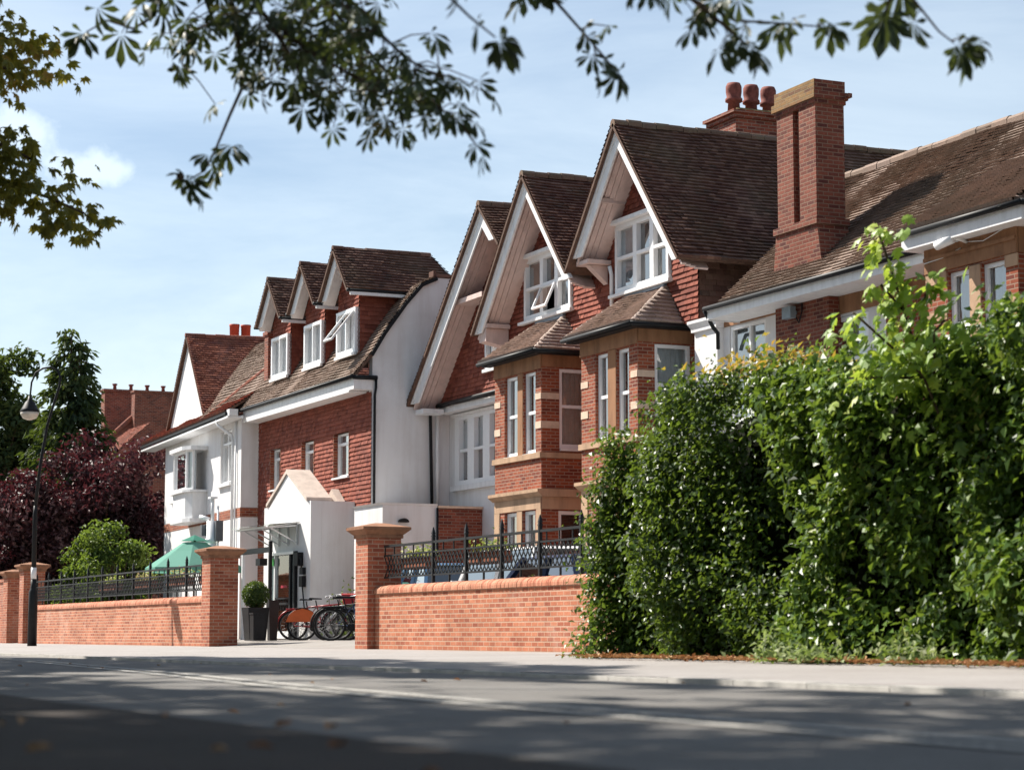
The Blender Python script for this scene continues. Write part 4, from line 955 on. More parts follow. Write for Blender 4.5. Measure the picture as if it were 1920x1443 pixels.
put(bicycle('bicycle', RED, 'dark red bicycle leaning behind the orange-skirted one, its wheel showing at the left', None, RED), -50.7, 17.75, 70, 3)
put(bicycle('bicycle', SIL, 'silver bicycle in the middle of the tangle of parked bicycles', M['black']), -48.0, 17.6, 95, -5)
put(bicycle('bicycle', BLK, 'black bicycle nearest the blue car, its whole wheel in view'), -46.5, 17.2, 60, 5)
put(bicycle('bicycle', BLU, 'dark blue bicycle half hidden behind the black one by the blue car'), -47.1, 17.6, 66, -4)
put(bicycle('bicycle', SIL, 'grey bicycle at the back of the tangle against the porch side', None, M['alloy']), -47.6, 18.0, 78, 6)
o = thing('dark_shrub', (-49.6, 18.3, .12), 'small dark bushy shrub behind the parked bicycles', 'shrub')
b = MB()
for i in range(900):
    p = V3((-49.6 + random.gauss(0, .22), 18.3 + random.gauss(0, .22), .2 + abs(random.gauss(.45, .3)))); leafq(b, p, rdir() + V3((0, 0, .4)), rdir(), ru(.07, .12), ru(.04, .07))
b.build('foliage', BOX, o, uv=False)

# ------------------------------------------------------------------ parked cars
def car(label, paint, loc, rz, H=1.6, L=4.3, van=False):
    o = thing('parked_car', (0, 0, 0), label, 'car', 'cars parked behind the front wall'); W = .88; h = L / 2
    bl = .92 * H / 1.55 if not van else 1.05
    if van: side = [(-h, .35), (-h, 1.2), (-h + .05, bl + .05), (h - .95, bl), (h - .1, bl - .2), (h, .7), (h, .35)]
    else: side = [(-h, .38), (-h, .75), (-h + .12, bl), (h - 1.25, bl), (h - .25, bl - .2), (h, .62), (h, .38)]
    b = MB(); k = len(side)
    secs = [(-W, .0), (-W - .02, .0), (W + .02, 0), (W, 0)]
    vs = []
    for y, f in ((-W + .08, .93), (-W, 1.0), (W, 1.0), (W - .08, .93)):
        vs += [(x * (1 if f == 1 else .985), y, z if f == 1 else .38 + (z - .38) * 1.02) for x, z in side]
    fs = [(i * k + j, i * k + (j + 1) % k, (i + 1) * k + (j + 1) % k, (i + 1) * k + j) for i in range(3) for j in range(k)] + [tuple(range(k - 1, -1, -1)), tuple(range(3 * k, 4 * k))]
    b.mesh(vs, fs, 0, .5)
    rf0, rf1 = (-h + .1, h - 1.35) if van else (-h + .55, h - 1.95)
    g0, g1 = (-h + .04, h - .85) if van else (-h + .14, h - 1.2)
    wr = W - .16; zt = H
    b.mesh([(rf0, -wr, zt - .05), (rf1, -wr, zt - .05), (rf1, wr, zt - .05), (rf0, wr, zt - .05), (rf0 + .12, -wr + .12, zt), (rf1 - .12, -wr + .12, zt), (rf1 - .12, wr - .12, zt), (rf0 + .12, wr - .12, zt)],
           [(4, 5, 6, 7), (0, 1, 5, 4), (1, 2, 6, 5), (2, 3, 7, 6), (3, 0, 4, 7), (3, 2, 1, 0)], 0, .5)
    for s_ in (-1, 1):                                      # pillars
        for xb, xt in ((g0, rf0), (g1, rf1), ((g0 + g1) / 2 - .1, (rf0 + rf1) / 2)):
            b.bar((xb, s_ * (W - .03), bl - .02), (xt, s_ * wr, zt - .03), .07)
    body = b.build('body', paint, o, local=True)
    b = MB(); q = W - .05; e = wr - .015
    A = [(g0 + .02, -q, bl), (g1 - .02, -q, bl), (g1 - .02, q, bl), (g0 + .02, q, bl), (rf0 + .02, -e, zt - .06), (rf1 - .02, -e, zt - .06), (rf1 - .02, e, zt - .06), (rf0 + .02, e, zt - .06)]
    b.mesh(A, [(0, 1, 5, 4), (1, 2, 6, 5), (2, 3, 7, 6), (3, 0, 4, 7)]); b.build('glazing', M['car_glass'], o, local=True)
    for x in (-h + .8, h - .85):
        for s_ in (-1, 1):
            b = MB(); b.tube([(x, s_ * (W - .2), .31), (x, s_ * (W + .01), .31)], .31, 20); w = b.build('wheel', M['tyre'], o, local=True)
            b = MB(); b.tube([(x, s_ * (W + .011), .31), (x, s_ * (W + .02), .31)], .2, 14); b.build('rim', M['alloy'], w, local=True)
    for s_ in (-1, 1):
        b = MB(); b.box(h - .12, h + .015, s_ * .62 - .16, s_ * .62 + .16, .62, .76); b.build('headlight', M['upvc'], o, local=True)
        b = MB(); b.box(-h - .015, -h + .05, s_ * .7 - .1, s_ * .7 + .1, .72, .92); b.build('tail_light', M['pot_red'], o, local=True)
        b = MB(); b.box(g1 - .25, g1 - .08, s_ * (W + .1) - .08, s_ * (W + .1) + .08, bl + .02, bl + .16); b.build('wing_mirror', paint, o, local=True)
    o.location = loc; o.rotation_euler = (0, 0, R(rz)); return o
M['car_glass'] = glass_mat('car_glass', (.12, .15, .17), 1.4)
car('blue hatchback beside the parked bicycles, half hidden by the right gateway pier', plain('blue_car_paint', (.10, .20, .34), .25, .5, .04, 3), (-43.6, 18.1, .12), 172, 1.62)
car('white van behind the right railing in front of the brick flank', plain('white_car_paint', (.78, .78, .78), .25, .5, .04, 3), (-38.4, 17.7, .1), 178, 1.78, 4.6, True)
car('dark blue estate car behind the right railing beside the hedge', plain('navy_car_paint', (.03, .05, .11), .25, .5, .04, 3), (-33.9, 16.4, .08), 182, 1.5)
car('pale blue people carrier beside the hedge behind the right end of the railing', plain('sky_blue_paint', (.22, .40, .50), .25, .5, .04, 3), (-33.2, 19.3, .1), 90, 1.95, 4.4, True)
# ------------------------------------------------------------------ fittings on the walls
o = thing('security_camera', (-28.44, 20.7, 6.4), 'white security camera under the eaves of the right-hand bay', 'camera')
b = MB(); b.tube([(-28.25, 20.76, 6.46), (-28.25, 20.6, 6.5), (-28.3, 20.52, 6.5)], .03); b.tube([(-28.28, 20.52, 6.5), (-28.62, 20.44, 6.43)], .075, 10); b.build('housing', M['upvc'], o)
b = MB(); b.tube([(-28.25, 20.75, 6.46), (-27.8, 20.74, 6.4), (-27.2, 20.74, 6.52), (-26.99, 20.74, 6.6)], .008, 5); b.tube([(-28.4, 20.745, 6.38), (-28.9, 20.745, 6.3), (-29.4, 20.745, 6.28)], .008, 5); b.build('cable', M['upvc'], o)
o = thing('floodlight', (-34.6, 21.4, 6.2), 'grey floodlight on the chimney breast just below the white fascia', 'lamp')
b = MB(); b.box(-34.75, -34.45, 21.3, 21.42, 6.1, 6.32); b.box(-34.66, -34.54, 21.42, 21.5, 6.18, 6.25); b.build('housing', plain('grey_casing', (.2, .25, .28), .5, .4, .1), o)
b = MB(); b.tube([(-34.5, 21.45, 6.12), (-34.38, 21.44, 6.0), (-34.3, 21.46, 6.2), (-34.3, 21.46, 6.36)], .015, 6); b.build('cable', M['black'], o)
o = thing('wall_lamp', (-50.4, 19.93, 3.0), 'small black half-round wall lamp on the white flat-topped block', 'lamp')
b = MB(); Fq = endface(-50.5); b.prism(Fq, [(19.93 + .13 * math.cos(R(a)), 3.02 + .1 * math.sin(R(a))) for a in range(0, 181, 20)], .01, .14); b.build('shade', M['black'], o)
# ================================================================== ground, road, pavement
def sheet(name, xs, ys, zf, m, kind='structure'):
    vs = [(x, y, zf(x, y)) for y in ys for x in xs]; n = len(xs)
    fs = [(j * n + i, j * n + i + 1, (j + 1) * n + i + 1, (j + 1) * n + i) for j in range(len(ys) - 1) for i in range(n - 1)]
    b = MB(); b.mesh(vs, fs, 0, .5, True); o = b.build(name, m)
    return tag(o, kind=kind)
def lin(a, b, n): return [a + (b - a) * i / n for i in range(n + 1)]
def asphalt(name, col, agg, patch):
    m, nt, out = mat(name); b = princ(nt, out, .8, .25)
    p = geo(nt); n1 = noise(nt, 160, 3, .8, p); n2 = noise(nt, .7, 6, .6, p); n3 = noise(nt, 9, 5, .6, p)
    c1 = ramp(nt, [(.3, tuple(c * .55 for c in col)), (.55, col), (.75, agg)]); lk(nt, n1, 0, c1, 0)
    c2 = ramp(nt, [(.3, tuple(c * 1.0 for c in patch)), (.65, (1, 1, 1))]); lk(nt, n2, 0, c2, 0)
    c3 = ramp(nt, [(.35, (.8, .8, .8)), (.7, (1.0, 1.0, 1.0))]); lk(nt, n3, 0, c3, 0)
    a = mixc(nt, .8, (c1, 0), (c2, 0), 'MULTIPLY'); d = mixc(nt, .6, (a, 2), (c3, 0), 'MULTIPLY'); lk(nt, d, 2, b, 'Base Color')
    bump(nt, n1.outputs[0], b, .7, .006); return m
M['asphalt'] = asphalt('road_asphalt', (.20, .19, .178), (.33, .31, .285), (.72, .71, .70))
M['paving'] = asphalt('pavement_asphalt', (.37, .345, .33), (.46, .43, .41), (.8, .78, .76))
M['gravel'] = asphalt('forecourt_gravel', (.33, .305, .285), (.42, .39, .36), (.8, .78, .74))
M['soil'] = asphalt('verge_soil', (.042, .030, .022), (.10, .075, .055), (.6, .55, .5))
tag(sheet('ground', [-900, -200, -120, 60, 900], [-700, -40, 10, 60, 900], lambda x, y: -.32, plain('field_grass', (.07, .09, .035), .9, .1, .2, .4)))
KY, NY = 7.4, 2.35
def road_z(x, y): return -.085 + .02 * (1 - ((y - 4.7) / 2.8) ** 2)
sheet('road', lin(-200, 60, 130), lin(NY - .02, KY + .02, 12), road_z, M['asphalt'])
sheet('pavement', lin(-200, 60, 130), [KY + .12, 9, 11, 13, 14.06], lambda x, y: -.05 + .05 * min(1, (y - KY) / 6), M['paving'])
sheet('forecourt', lin(-110, 20, 65), [14.0, 15.5, 17, 20, 40], lambda x, y: .002 + .13 * min(1, max(0, (y - 14.0) / 2.2)), M['gravel'])
def hz(x, y): return math.sin(x * 1.7 + y) * .5 + math.sin(x * 4.1 - y * 2.3) * .3 + math.sin(x * 9.3 + y * 5.1) * .2
sheet('verge', lin(-140, 30, 340), lin(-40, NY - .12, 34), lambda x, y: -.045 + .018 * hz(x, y) * min(1, (NY - .12 - y) * 2), M['soil'])
b = MB(); x = -150.0
while x < 40: b.box(x, x + .905, KY, KY + .125, -.2, -.05 + ru(-.004, .004)); b.box(x, x + .905, NY - .125, NY, -.2, -.06 + ru(-.006, .004), 1); x += .915
tag(b.build('kerb', [M['concrete'], plain('mossy_kerb', (.06, .055, .045), .95, .1, .3, 4)]), kind='structure')
b = MB()                                              # worn double line along the road
PLN = [(10, 3.7), (-5, 3.75), (-9.5, 3.95), (-13, 4.2), (-18, 4.75), (-27, 5.65), (-36, 6.2), (-70, 6.6)]
def ly(x):
    for (xa, ya), (xb, yb) in zip(PLN, PLN[1:]):
        if xb <= x <= xa: return ya + (yb - ya) * (xa - x) / (xa - xb)
    return 6.6
m, nt, out = mat('worn_road_paint'); bs = princ(nt, out, .7, .3); p_ = geo(nt); nn = noise(nt, 35, 5, .8, p_)
cr = ramp(nt, [(.44, (.2, .195, .19)), (.58, (.58, .55, .49))]); lk(nt, nn, 0, cr, 0); lk(nt, cr, 0, bs, 'Base Color')
for off in (0, .22):
    xs = lin(8, -60, 136)
    for xa, xb in zip(xs, xs[1:]):
        ya, yb = ly(xa) + off, ly(xb) + off
        b.face([(xb, yb, road_z(0, yb) + .006), (xa, ya, road_z(0, ya) + .006), (xa, ya + .1, road_z(0, ya + .1) + .006), (xb, yb + .1, road_z(0, yb + .1) + .006)])
tag(b.build('road_marking', m), kind='structure')

# ================================================================== hedge
IVY = leaf_mat('hedge_leaf', [(0, (.014, .032, .009)), (.4, (.040, .088, .014)), (.75, (.10, .185, .022)), (.93, (.17, .25, .04)), (1, (.33, .36, .10))], .42, .38, .25)
htop = [(-23.4, 1.3), (-23.1, 1.95), (-22.8, 2.5), (-22.3, 2.92), (-21.5, 2.96), (-20.5, 3.05), (-19.4, 2.98), (-18.6, 2.9), (-17.5, 2.88), (-16.5, 2.88), (-15.5, 2.98), (-8, 3.3), (2, 3.4)]
def pw(tab, x):
    if x <= tab[0][0]: return tab[0][1]
    for (a, c), (d, e) in zip(tab, tab[1:]):
        if x <= d: return c + (e - c) * (x - a) / (d - a)
    return tab[-1][1]
def fb(x, z): return .26 * math.sin(x * 1.9 + 1) + .13 * math.sin(x * 4.3 + z * 2.1) + .16 * math.sin(z * 2.6 + x * 1.1) + .07 * math.sin(x * 9 - z * 7)
def front(x, z):
    e = max(0, -22.9 - x)
    return 11.75 + fb(x, z) * (1 if z > .5 else .5) - .22 * max(0, 1 - z) + e * .5
o = thing('hedge', (-16, 12.4, 0), 'large overgrown glossy green hedge covering the front wall on the right', 'hedge')
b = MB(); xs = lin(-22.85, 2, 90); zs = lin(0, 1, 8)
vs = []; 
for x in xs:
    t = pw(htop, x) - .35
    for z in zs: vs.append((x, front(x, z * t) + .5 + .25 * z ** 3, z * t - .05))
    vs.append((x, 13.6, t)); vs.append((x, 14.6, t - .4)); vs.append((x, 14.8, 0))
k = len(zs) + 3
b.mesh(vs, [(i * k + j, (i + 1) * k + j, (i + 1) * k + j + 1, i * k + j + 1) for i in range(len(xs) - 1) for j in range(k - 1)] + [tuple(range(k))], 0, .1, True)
b.build('shaded_core', plain('shaded_hedge_core', (.010, .012, .007), .95, .05, .4, 11, bmp=.8), o)  # near-black sheet of inner twigs; the hedge's deep shade is in its colour
b = MB(); cl = []
x = -24.9
for i in range(3100):                                 # leaf sprays, some hanging, with gaps between
    x = ru(-23.05, -7.5) if i % 4 else ru(-23.05, -15); t = pw(htop, x); z = t * (rnd() ** .9)
    gp = math.sin(x * 2.7 + z * 1.3) + math.sin(x * 5.9 - z * 3.7) + .9 * math.sin(z * 5.1 + x) + .7 * math.sin(x * 11 + z * 3)
    if gp < -1.0 and .35 < z < t * .88: continue
    dep = abs(random.gauss(0, .12)) + (.12 if gp < .2 else -.05); cl.append((x, front(x, z) + dep, z, random.gauss(.30 if x < -19.3 else .52, .15)))
for i in range(900):
    x = ru(-23.05, -7.5); t = pw(htop, x) ; cl.append((x, ru(11.9, 14.2), t + random.gauss(-.1, .12), random.gauss(.58, .16)))
for i in range(520):
    x = -22.9 + random.gauss(0, .12); z = ru(.05, pw(htop, x)); cl.append((x, ru(11.5, 12.6) - .2 * max(0, 1 - z), z, random.gauss(.42, .16)))
for (x, y, z, hue) in cl:
    r_ = ru(.10, .26); n = int(36 * (r_ / .22) ** 1.3); big = ru(.7, 1.0) if x < -19.3 else ru(.85, 1.35)
    for q in range(n):
        p = V3((x + random.gauss(0, r_ * .6), y + random.gauss(0, r_ * .45), max(.03, z + random.gauss(0, r_ * .55))))
        d = V3((ru(-.8, .8), ru(-1.0, .25), ru(-1.0, .25))); nr = V3((ru(-1.1, .4), -1 + ru(-.4, .8), ru(.1, 1.5)))
        leafq(b, p, d, nr, ru(.06, .115) * big, ru(.045, .075) * big, min(.99, max(0, random.gauss(hue, .17))), .22)
b.build('foliage', IVY, o, uv=False)
# tall grape-like vine shoot over the hedge
VIN = leaf_mat('vine_leaf', [(0, (.08, .15, .025)), (.4, (.16, .27, .04)), (.8, (.32, .42, .06)), (1, (.48, .45, .08))], .45, .35, .4, (.5, .62, .06))
o = thing('climbing_vine', (-16.6, 11.6, 0), 'tall bright yellow-green vine shoot rising above the hedge', 'climbing plant')
def lobed(b, p, d, nrm, S, t):
    d = d.normalized(); s_ = d.cross(nrm).normalized(); nn = s_.cross(d)
    pr = [(0, 0), (.12, -.32), (.42, -.5), (.45, -.22), (.72, -.42), (.72, -.16), (1, 0), (.72, .16), (.72, .42), (.45, .22), (.42, .5), (.12, .32)]
    c = p + d * (.4 * S) + nn * (.06 * S); vs = [p + d * (a * S) + s_ * (e * S) - nn * (.35 * S * (e * e + .4 * a * a)) for a, e in pr]
    b.mesh([c] + vs, [(0, 1 + i, 1 + (i + 1) % 12) for i in range(12)], 0, t)
b = MB(); stems = [[(-16.6, 12.2, 1.5), (-16.62, 11.7, 2.6), (-16.6, 11.45, 3.3), (-16.62, 11.3, 3.75), (-16.64, 11.2, 4.02)], [(-16.6, 11.7, 2.6), (-16.75, 11.35, 2.95), (-16.86, 11.1, 3.2)], [(-16.6, 11.6, 2.9), (-16.5, 11.65, 3.35), (-16.42, 11.8, 3.5)], [(-16.62, 11.5, 3.2), (-16.7, 11.3, 3.45)], [(-16.62, 11.7, 2.6), (-16.8, 11.3, 2.6), (-16.95, 11.1, 2.6)], [(-16.6, 11.8, 2.5), (-16.45, 11.7, 3.0), (-16.35, 11.75, 3.1)]]
for s_ in stems: b.tube(s_, [.012] * len(s_), 6)
b.build('stem', M['bark'], o)
b = MB()
for s_ in stems:
    for (p, q) in zip(s_, s_[1:]):
        if q[2] < 2.5: continue
        L_ = (V3(q) - V3(p)).length; sp = .25 if q[2] < 3.4 else .10
        for i in range(int(75 * L_) + 3):
            t = rnd(); c = V3(p).lerp(V3(q), t) + V3((random.gauss(0, sp), random.gauss(0, sp), random.gauss(0, .07)))
            lobed(b, c, V3((ru(-.8, .8), ru(-1, .4), ru(-1, .1))), V3((ru(-.7, .3), -.8, ru(.2, 1.2))), ru(.10, .19), min(.99, max(0, random.gauss(.5 + .12 * (c.z - 3), .22))))
b.build('foliage', VIN, o, uv=False)
PALE = leaf_mat('pale_weed', [(0, (.08, .13, .04)), (.5, (.24, .30, .13)), (1, (.48, .5, .33))], .6, .2, .3)
for (x, y, n, sx, h, lab) in ((-18.3, 11.1, 170, .14, .26, 'small yellowish weed at the foot of the hedge'), (-17.55, 11.0, 300, .34, .11, 'low silvery pale plants spreading at the foot of the hedge'), (-16.1, 11.15, 150, .25, .18, 'small leafy green weeds at the hedge foot on the right')):
    o = thing('weed', (x, y, 0), lab, 'weed'); b = MB()
    for i in range(n):
        p = V3((x + random.gauss(0, sx), y + random.gauss(0, .12), abs(random.gauss(0, h * .55)))); leafq(b, p, V3((ru(-.7, .7), ru(-.8, .5), ru(-.2, .9))), V3((0, -.6, 1)), ru(.06, .11), ru(.025, .05))
    b.build('foliage', PALE, o, uv=False)
# ochre leaf clumps at the top of the hedge and a creeper on the bay
o = thing('autumn_creeper', (-20.0, 12.4, 2.9), 'orange and yellow tinged creeper on top of the hedge below the chimney', 'climbing plant'); b = MB()
OCH = leaf_mat('creeper_leaf', [(0, (.14, .17, .03)), (.5, (.34, .26, .05)), (1, (.46, .20, .05))], .5, .3, .35, (.6, .42, .05))
for i in range(420):
    x = -20.1 + random.gauss(0, .55); p = V3((x, 12.3 + random.gauss(0, .35), pw(htop, x) + .02 + abs(random.gauss(0, .13)))); leafq(b, p, rdir(), V3((-.3, -.6, 1)), ru(.07, .12), ru(.05, .08))
b.build('foliage', OCH, o, uv=False)
LIT = leaf_mat('dead_leaf', [(0, (.16, .07, .035)), (.5, (.34, .15, .07)), (1, (.45, .30, .16))], .8, .1, .15, (.4, .2, .05))
b = MB()
for i in range(2600):
    x = ru(-22.5, -8); y = 11.25 + random.gauss(0, .16) - .1; leafq(b, V3((x, y, .006 + .02 * rnd())), V3((ru(-1, 1), ru(-1, 1), ru(-.1, .3))), V3((0, 0, 1)), ru(.04, .09), ru(.03, .05), None, .3)
for i in range(60):
    x = ru(-18, 0); y = NY - .15 - abs(random.gauss(0, 1.0)); leafq(b, V3((x, y, -.02 + .02 * rnd())), V3((ru(-1, 1), ru(-1, 1), ru(-.1, .3))), V3((0, 0, 1)), ru(.04, .09), ru(.03, .05), None, .3)
for i in range(40):
    x = ru(-30, 0); y = ru(NY, KY); leafq(b, V3((x, y, road_z(0, y) + .008)), V3((ru(-1, 1), ru(-1, 1), 0)), V3((0, 0, 1)), ru(.03, .07), ru(.02, .04), None, .3)
tag(b.build('fallen_leaves', LIT, uv=False), 'dry brown fallen leaves along the hedge foot and the verge', 'leaves', kind='stuff')

# ================================================================== garden trees
def limb(b, p, q, r0, r1, n=5, wob=.1):
    p, q = V3(p), V3(q); pts = []; L_ = (q - p).length
    for i in range(n + 1):
        t = i / n; pts.append(p.lerp(q, t) + V3((ru(-1, 1), ru(-1, 1), ru(-.5, .5))) * (wob * L_ * .12 if 0 < i < n else 0))
    b.tube(pts, [r0 + (r1 - r0) * i / n for i in range(n + 1)], 8)
    return pts
def broad_tree(name, base, H, rad, nclump, nleaf, size, lm, label, cat, zlo=.3, squash=1.0, group=None):
    o = thing(name, base, label, cat, group); bx, by, bz = base; b = MB()
    limb(b, base, (bx + ru(-.2, .2), by, bz + H * .5), .05 * H * .45, .03 * H * .45)
    cs = []
    for i in range(nclump):
        d = rdir(); r_ = ru(.45, 1.0); c = V3((bx + d.x * rad * r_, by + d.y * rad * r_, bz + H * (zlo + (1 - zlo) * (.5 + .5 * d.z * r_)) * 1.0)); cs.append(c)
        if i % 3 == 0: limb(b, (bx, by, bz + H * ru(.2, .5)), c, .03 * H * .25, .015, 4)
    b.build('trunk', M['bark'], o); b = MB()
    for c in cs:
        hue = ru(.1, .9); rr = rad * ru(.2, .38)
        for j in range(nleaf):
            d = rdir(); p = c + V3((d.x * rr, d.y * rr, d.z * rr * .75)) * (rnd() ** .4)
            leafq(b, p, rdir() + V3((0, 0, -.4)), d + V3((-.4, -.3, .8)), size * ru(.7, 1.3), size * ru(.45, .75), min(.99, max(0, random.gauss(hue, .2))))
    b.build('crown', lm, o, uv=False); return o
COP = leaf_mat('copper_leaf', [(0, (.016, .007, .009)), (.5, (.040, .015, .018)), (.8, (.095, .042, .043)), (1, (.23, .13, .12))], .5, .25, .18, (.22, .04, .05))
GRN = leaf_mat('shrub_leaf', [(0, (.02, .042, .012)), (.5, (.045, .09, .02)), (1, (.17, .22, .045))], .5, .3, .3)
CON = leaf_mat('conifer_spray', [(0, (.012, .026, .014)), (.5, (.026, .046, .018)), (1, (.075, .095, .028))], .7, .2, .15)
broad_tree('copper_tree', (-77.0, 19.0, 0), 7.3, 2.7, 95, 280, .2, COP, 'rounded dark purple-leaved tree against the white house', 'tree', .10)
broad_tree('copper_tree', (-77.0, 16.2, 0), 6.0, 2.4, 70, 240, .19, COP, 'lower dark purple-leaved tree behind the lamp post', 'tree', .08)
broad_tree('green_shrub', (-71.8, 18.0, 0), 4.0, 1.6, 42, 220, .16, GRN, 'bushy bright green shrub between the purple tree and the white house', 'shrub', .05)
broad_tree('garden_shrub', (-70.5, 16.2, 0), 2.0, 1.1, 24, 160, .13, GRN, 'low dark shrub just behind the left railing by the lamp post', 'shrub', .05)
broad_tree('pine_tree', (-104.0, 19.8, 0), 14.0, 3.0, 60, 240, .34, CON, 'broad dark pine at the far left edge', 'tree', .42)
def conifer(base, H, rad, label, leaders=((0, 0, 1.0),)):
    o = thing('conifer_tree', base, label, 'tree'); b = MB(); f = MB(); bx, by, bz = base
    b.tube([(bx, by, bz), (bx, by, bz + H * .97)], [.22, .03], 8)
    for (lx, ly_, hs) in leaders:
        z = .08 * H
        while z < H * hs:
            t = z / (H * hs); R_ = rad * (1 - t) ** .95 + .10
            for k in range(max(3, int(9 * (1 - t) + 3))):
                a = ru(0, 6.283); L_ = R_ * ru(.6, 1.12); tip = V3((bx + lx * t + math.cos(a) * L_, by + ly_ * t + math.sin(a) * L_, bz + z - .25 * L_)); root = V3((bx + lx * t, by + ly_ * t, bz + z + .1 * L_))
                if k % 2 == 0: b.tube([root, tip], [.03, .008], 4)
                hue = ru(.1, .85)
                for j in range(int(30 * L_ + 10)):
                    s_ = ru(.2, 1.05) ** .7; c = root.lerp(tip, s_) + V3((random.gauss(0, .13), random.gauss(0, .13), random.gauss(-.06, .1)))
                    leafq(f, c, V3((math.cos(a), math.sin(a), 0)) * .7 + rdir() * .6 + V3((0, 0, -.7)), rdir() + V3((0, 0, .6)), ru(.22, .42), ru(.08, .15), min(.99, max(0, random.gauss(hue, .15))), .1)
            z += .24
    b.build('trunk', M['bark'], o); f.build('crown', CON, o, uv=False); return o
conifer((-82.0, 18.8, 0), 11.9, 3.7, 'tall dark pointed conifer behind the purple tree', ((.25, .3, .96), (-.15, -.1, 1.0)))

# ================================================================== horse chestnuts along the near verge
CH1 = leaf_mat('chestnut_leaf', [(0, (.018, .030, .016)), (.5, (.030, .050, .020)), (.85, (.06, .085, .022)), (1, (.16, .11, .03))], .5, .35, .2, (.16, .20, .03))
YEL = leaf_mat('sunlit_leaf', [(0, (.06, .07, .02)), (.5, (.12, .13, .03)), (.85, (.26, .24, .04)), (1, (.36, .2, .05))], .55, .3, .4, (.6, .5, .05))
def leaflet(b, p, d, s_, S, W, t, droop):
    nn = s_.cross(d)
    pr = [(0, 0), (.3, .32), (.62, .78), (.8, .9), (.93, .45), (1.06, 0), (.93, -.45), (.8, -.9), (.62, -.78), (.3, -.32)]
    vs = [p + d * (a * S) + s_ * (e * W * .5) - nn * (droop * S * a * a) + nn * (abs(e) * W * .12) for a, e in pr]
    c = p + d * (.6 * S) - nn * (droop * S * .36)
    b.mesh([c] + vs, [(0, 1 + i, 1 + (i + 1) % 10) for i in range(10)], 0, t)
def palmate(b, p, d, nrm, S, t, fine=True):
    d = d.normalized(); s_ = d.cross(nrm).normalized()
    for a, k in ((-100, .55), (-62, .8), (-28, .97), (4, 1.0), (36, .95), (66, .78), (104, .55)):
        if rnd() < .06: continue
        a = R(a + ru(-8, 8)); dd = (d * math.cos(a) + s_ * math.sin(a)); ss = (s_ * math.cos(a) - d * math.sin(a))
        tw = ru(-.5, .5); nn = ss.cross(dd); ss = (ss * math.cos(tw) + nn * math.sin(tw)).normalized()
        if fine: leaflet(b, p + dd * (.06 * S), dd, ss, S * k * ru(.9, 1.1), S * k * .36, min(.99, max(0, t + ru(-.12, .12))), ru(.1, .5))
        else: leafq(b, p, dd + V3((0, 0, -.15)), ss.cross(dd), S * k, S * k * .42, min(.99, max(0, t + ru(-.12, .12))), .1)
BR = {
    'b1': [(-12.2, 3.36, 4.47), (-11.93, 3.58, 4.1), (-11.67, 3.75, 3.76), (-11.41, 3.92, 3.51), (-11.21, 4.17, 3.32), (-10.91, 4.37, 3.16), (-10.75, 4.52, 3.06)],
    'b2': [(-11.93, 3.58, 4.1), (-12.03, 3.68, 3.82), (-12.14, 3.75, 3.59), (-12.15, 3.77, 3.47), (-12.29, 3.73, 3.31), (-12.34, 3.67, 3.13), (-12.48, 3.64, 3.01), (-12.52, 3.56, 2.96)],
    'b3': [(-11.67, 3.75, 3.76), (-12.01, 4.02, 3.63), (-12.08, 4.14, 3.49), (-12.06, 4.22, 3.4)],
    'b4': [(-11.45, 3.68, 4.07), (-11.07, 3.86, 3.77), (-10.79, 4.07, 3.51), (-10.73, 4.24, 3.34), (-10.57, 4.39, 3.2)],
    'b5': [(-12.31, 4.16, 4.28), (-12.23, 4.41, 3.96), (-12.25, 4.7, 3.69), (-12.15, 4.94, 3.56)],
    'b6': [(-12.2, 3.36, 4.47), (-12.47, 3.34, 4.15), (-12.6, 3.35, 3.96), (-12.76, 3.26, 3.91), (-12.82, 3.11, 3.96), (-12.88, 3.0, 3.89)],
    'b7': [(-9.64, 3.64, 3.61), (-9.45, 3.89, 3.35), (-9.31, 4.0, 3.17), (-9.27, 4.12, 3.07)],
    'b8': [(-10.5, 4.57, 4.0), (-10.4, 4.85, 3.77), (-10.44, 5.05, 3.62), (-10.39, 5.19, 3.45), (-10.36, 5.31, 3.31)],
    'b9': [(-9.79, 4.74, 3.78), (-9.67, 5.05, 3.59), (-9.55, 5.35, 3.48), (-9.55, 5.6, 3.4), (-9.47, 5.78, 3.39), (-9.37, 6.01, 3.37)],
    'b10': [(-9.55, 5.35, 3.48), (-9.49, 5.51, 3.34), (-9.46, 5.61, 3.25)],
    'b11': [(-8.82, 5.91, 3.76), (-8.78, 6.07, 3.47), (-8.75, 6.17, 3.34), (-8.72, 6.27, 3.21), (-8.69, 6.34, 3.15)],
    'b12': [(-8.78, 6.07, 3.47), (-8.82, 6.03, 3.31)],
    'b13': [(-12.66, 3.66, 4.18), (-12.65, 3.73, 3.98), (-12.81, 3.64, 3.95), (-12.85, 3.59, 3.75)],
    'l1': [(-21.15, 2.79, 6.61), (-21.31, 3.48, 6.37), (-21.32, 4.0, 6.16), (-21.35, 4.43, 6.06)],
    'l2': [(-21.34, 2.87, 4.78), (-21.33, 3.63, 4.74), (-21.33, 4.15, 4.68), (-21.34, 4.63, 4.56), (-21.3, 4.99, 4.42)],
    'l3': [(-21.33, 3.63, 4.74), (-21.23, 4.01, 5.07), (-21.17, 4.42, 4.89)],
    'l4': [(-21.31, 3.48, 6.37), (-21.28, 3.95, 5.77), (-21.22, 4.3, 5.82)],
}
SUN = V3((2.05, 1.2, -2.4)).normalized()              # direction the light travels
CAMP = V3((0, 0, .25)); YAW = math.atan(1860 / 4100); PIT = math.atan(468.5 / 4100)
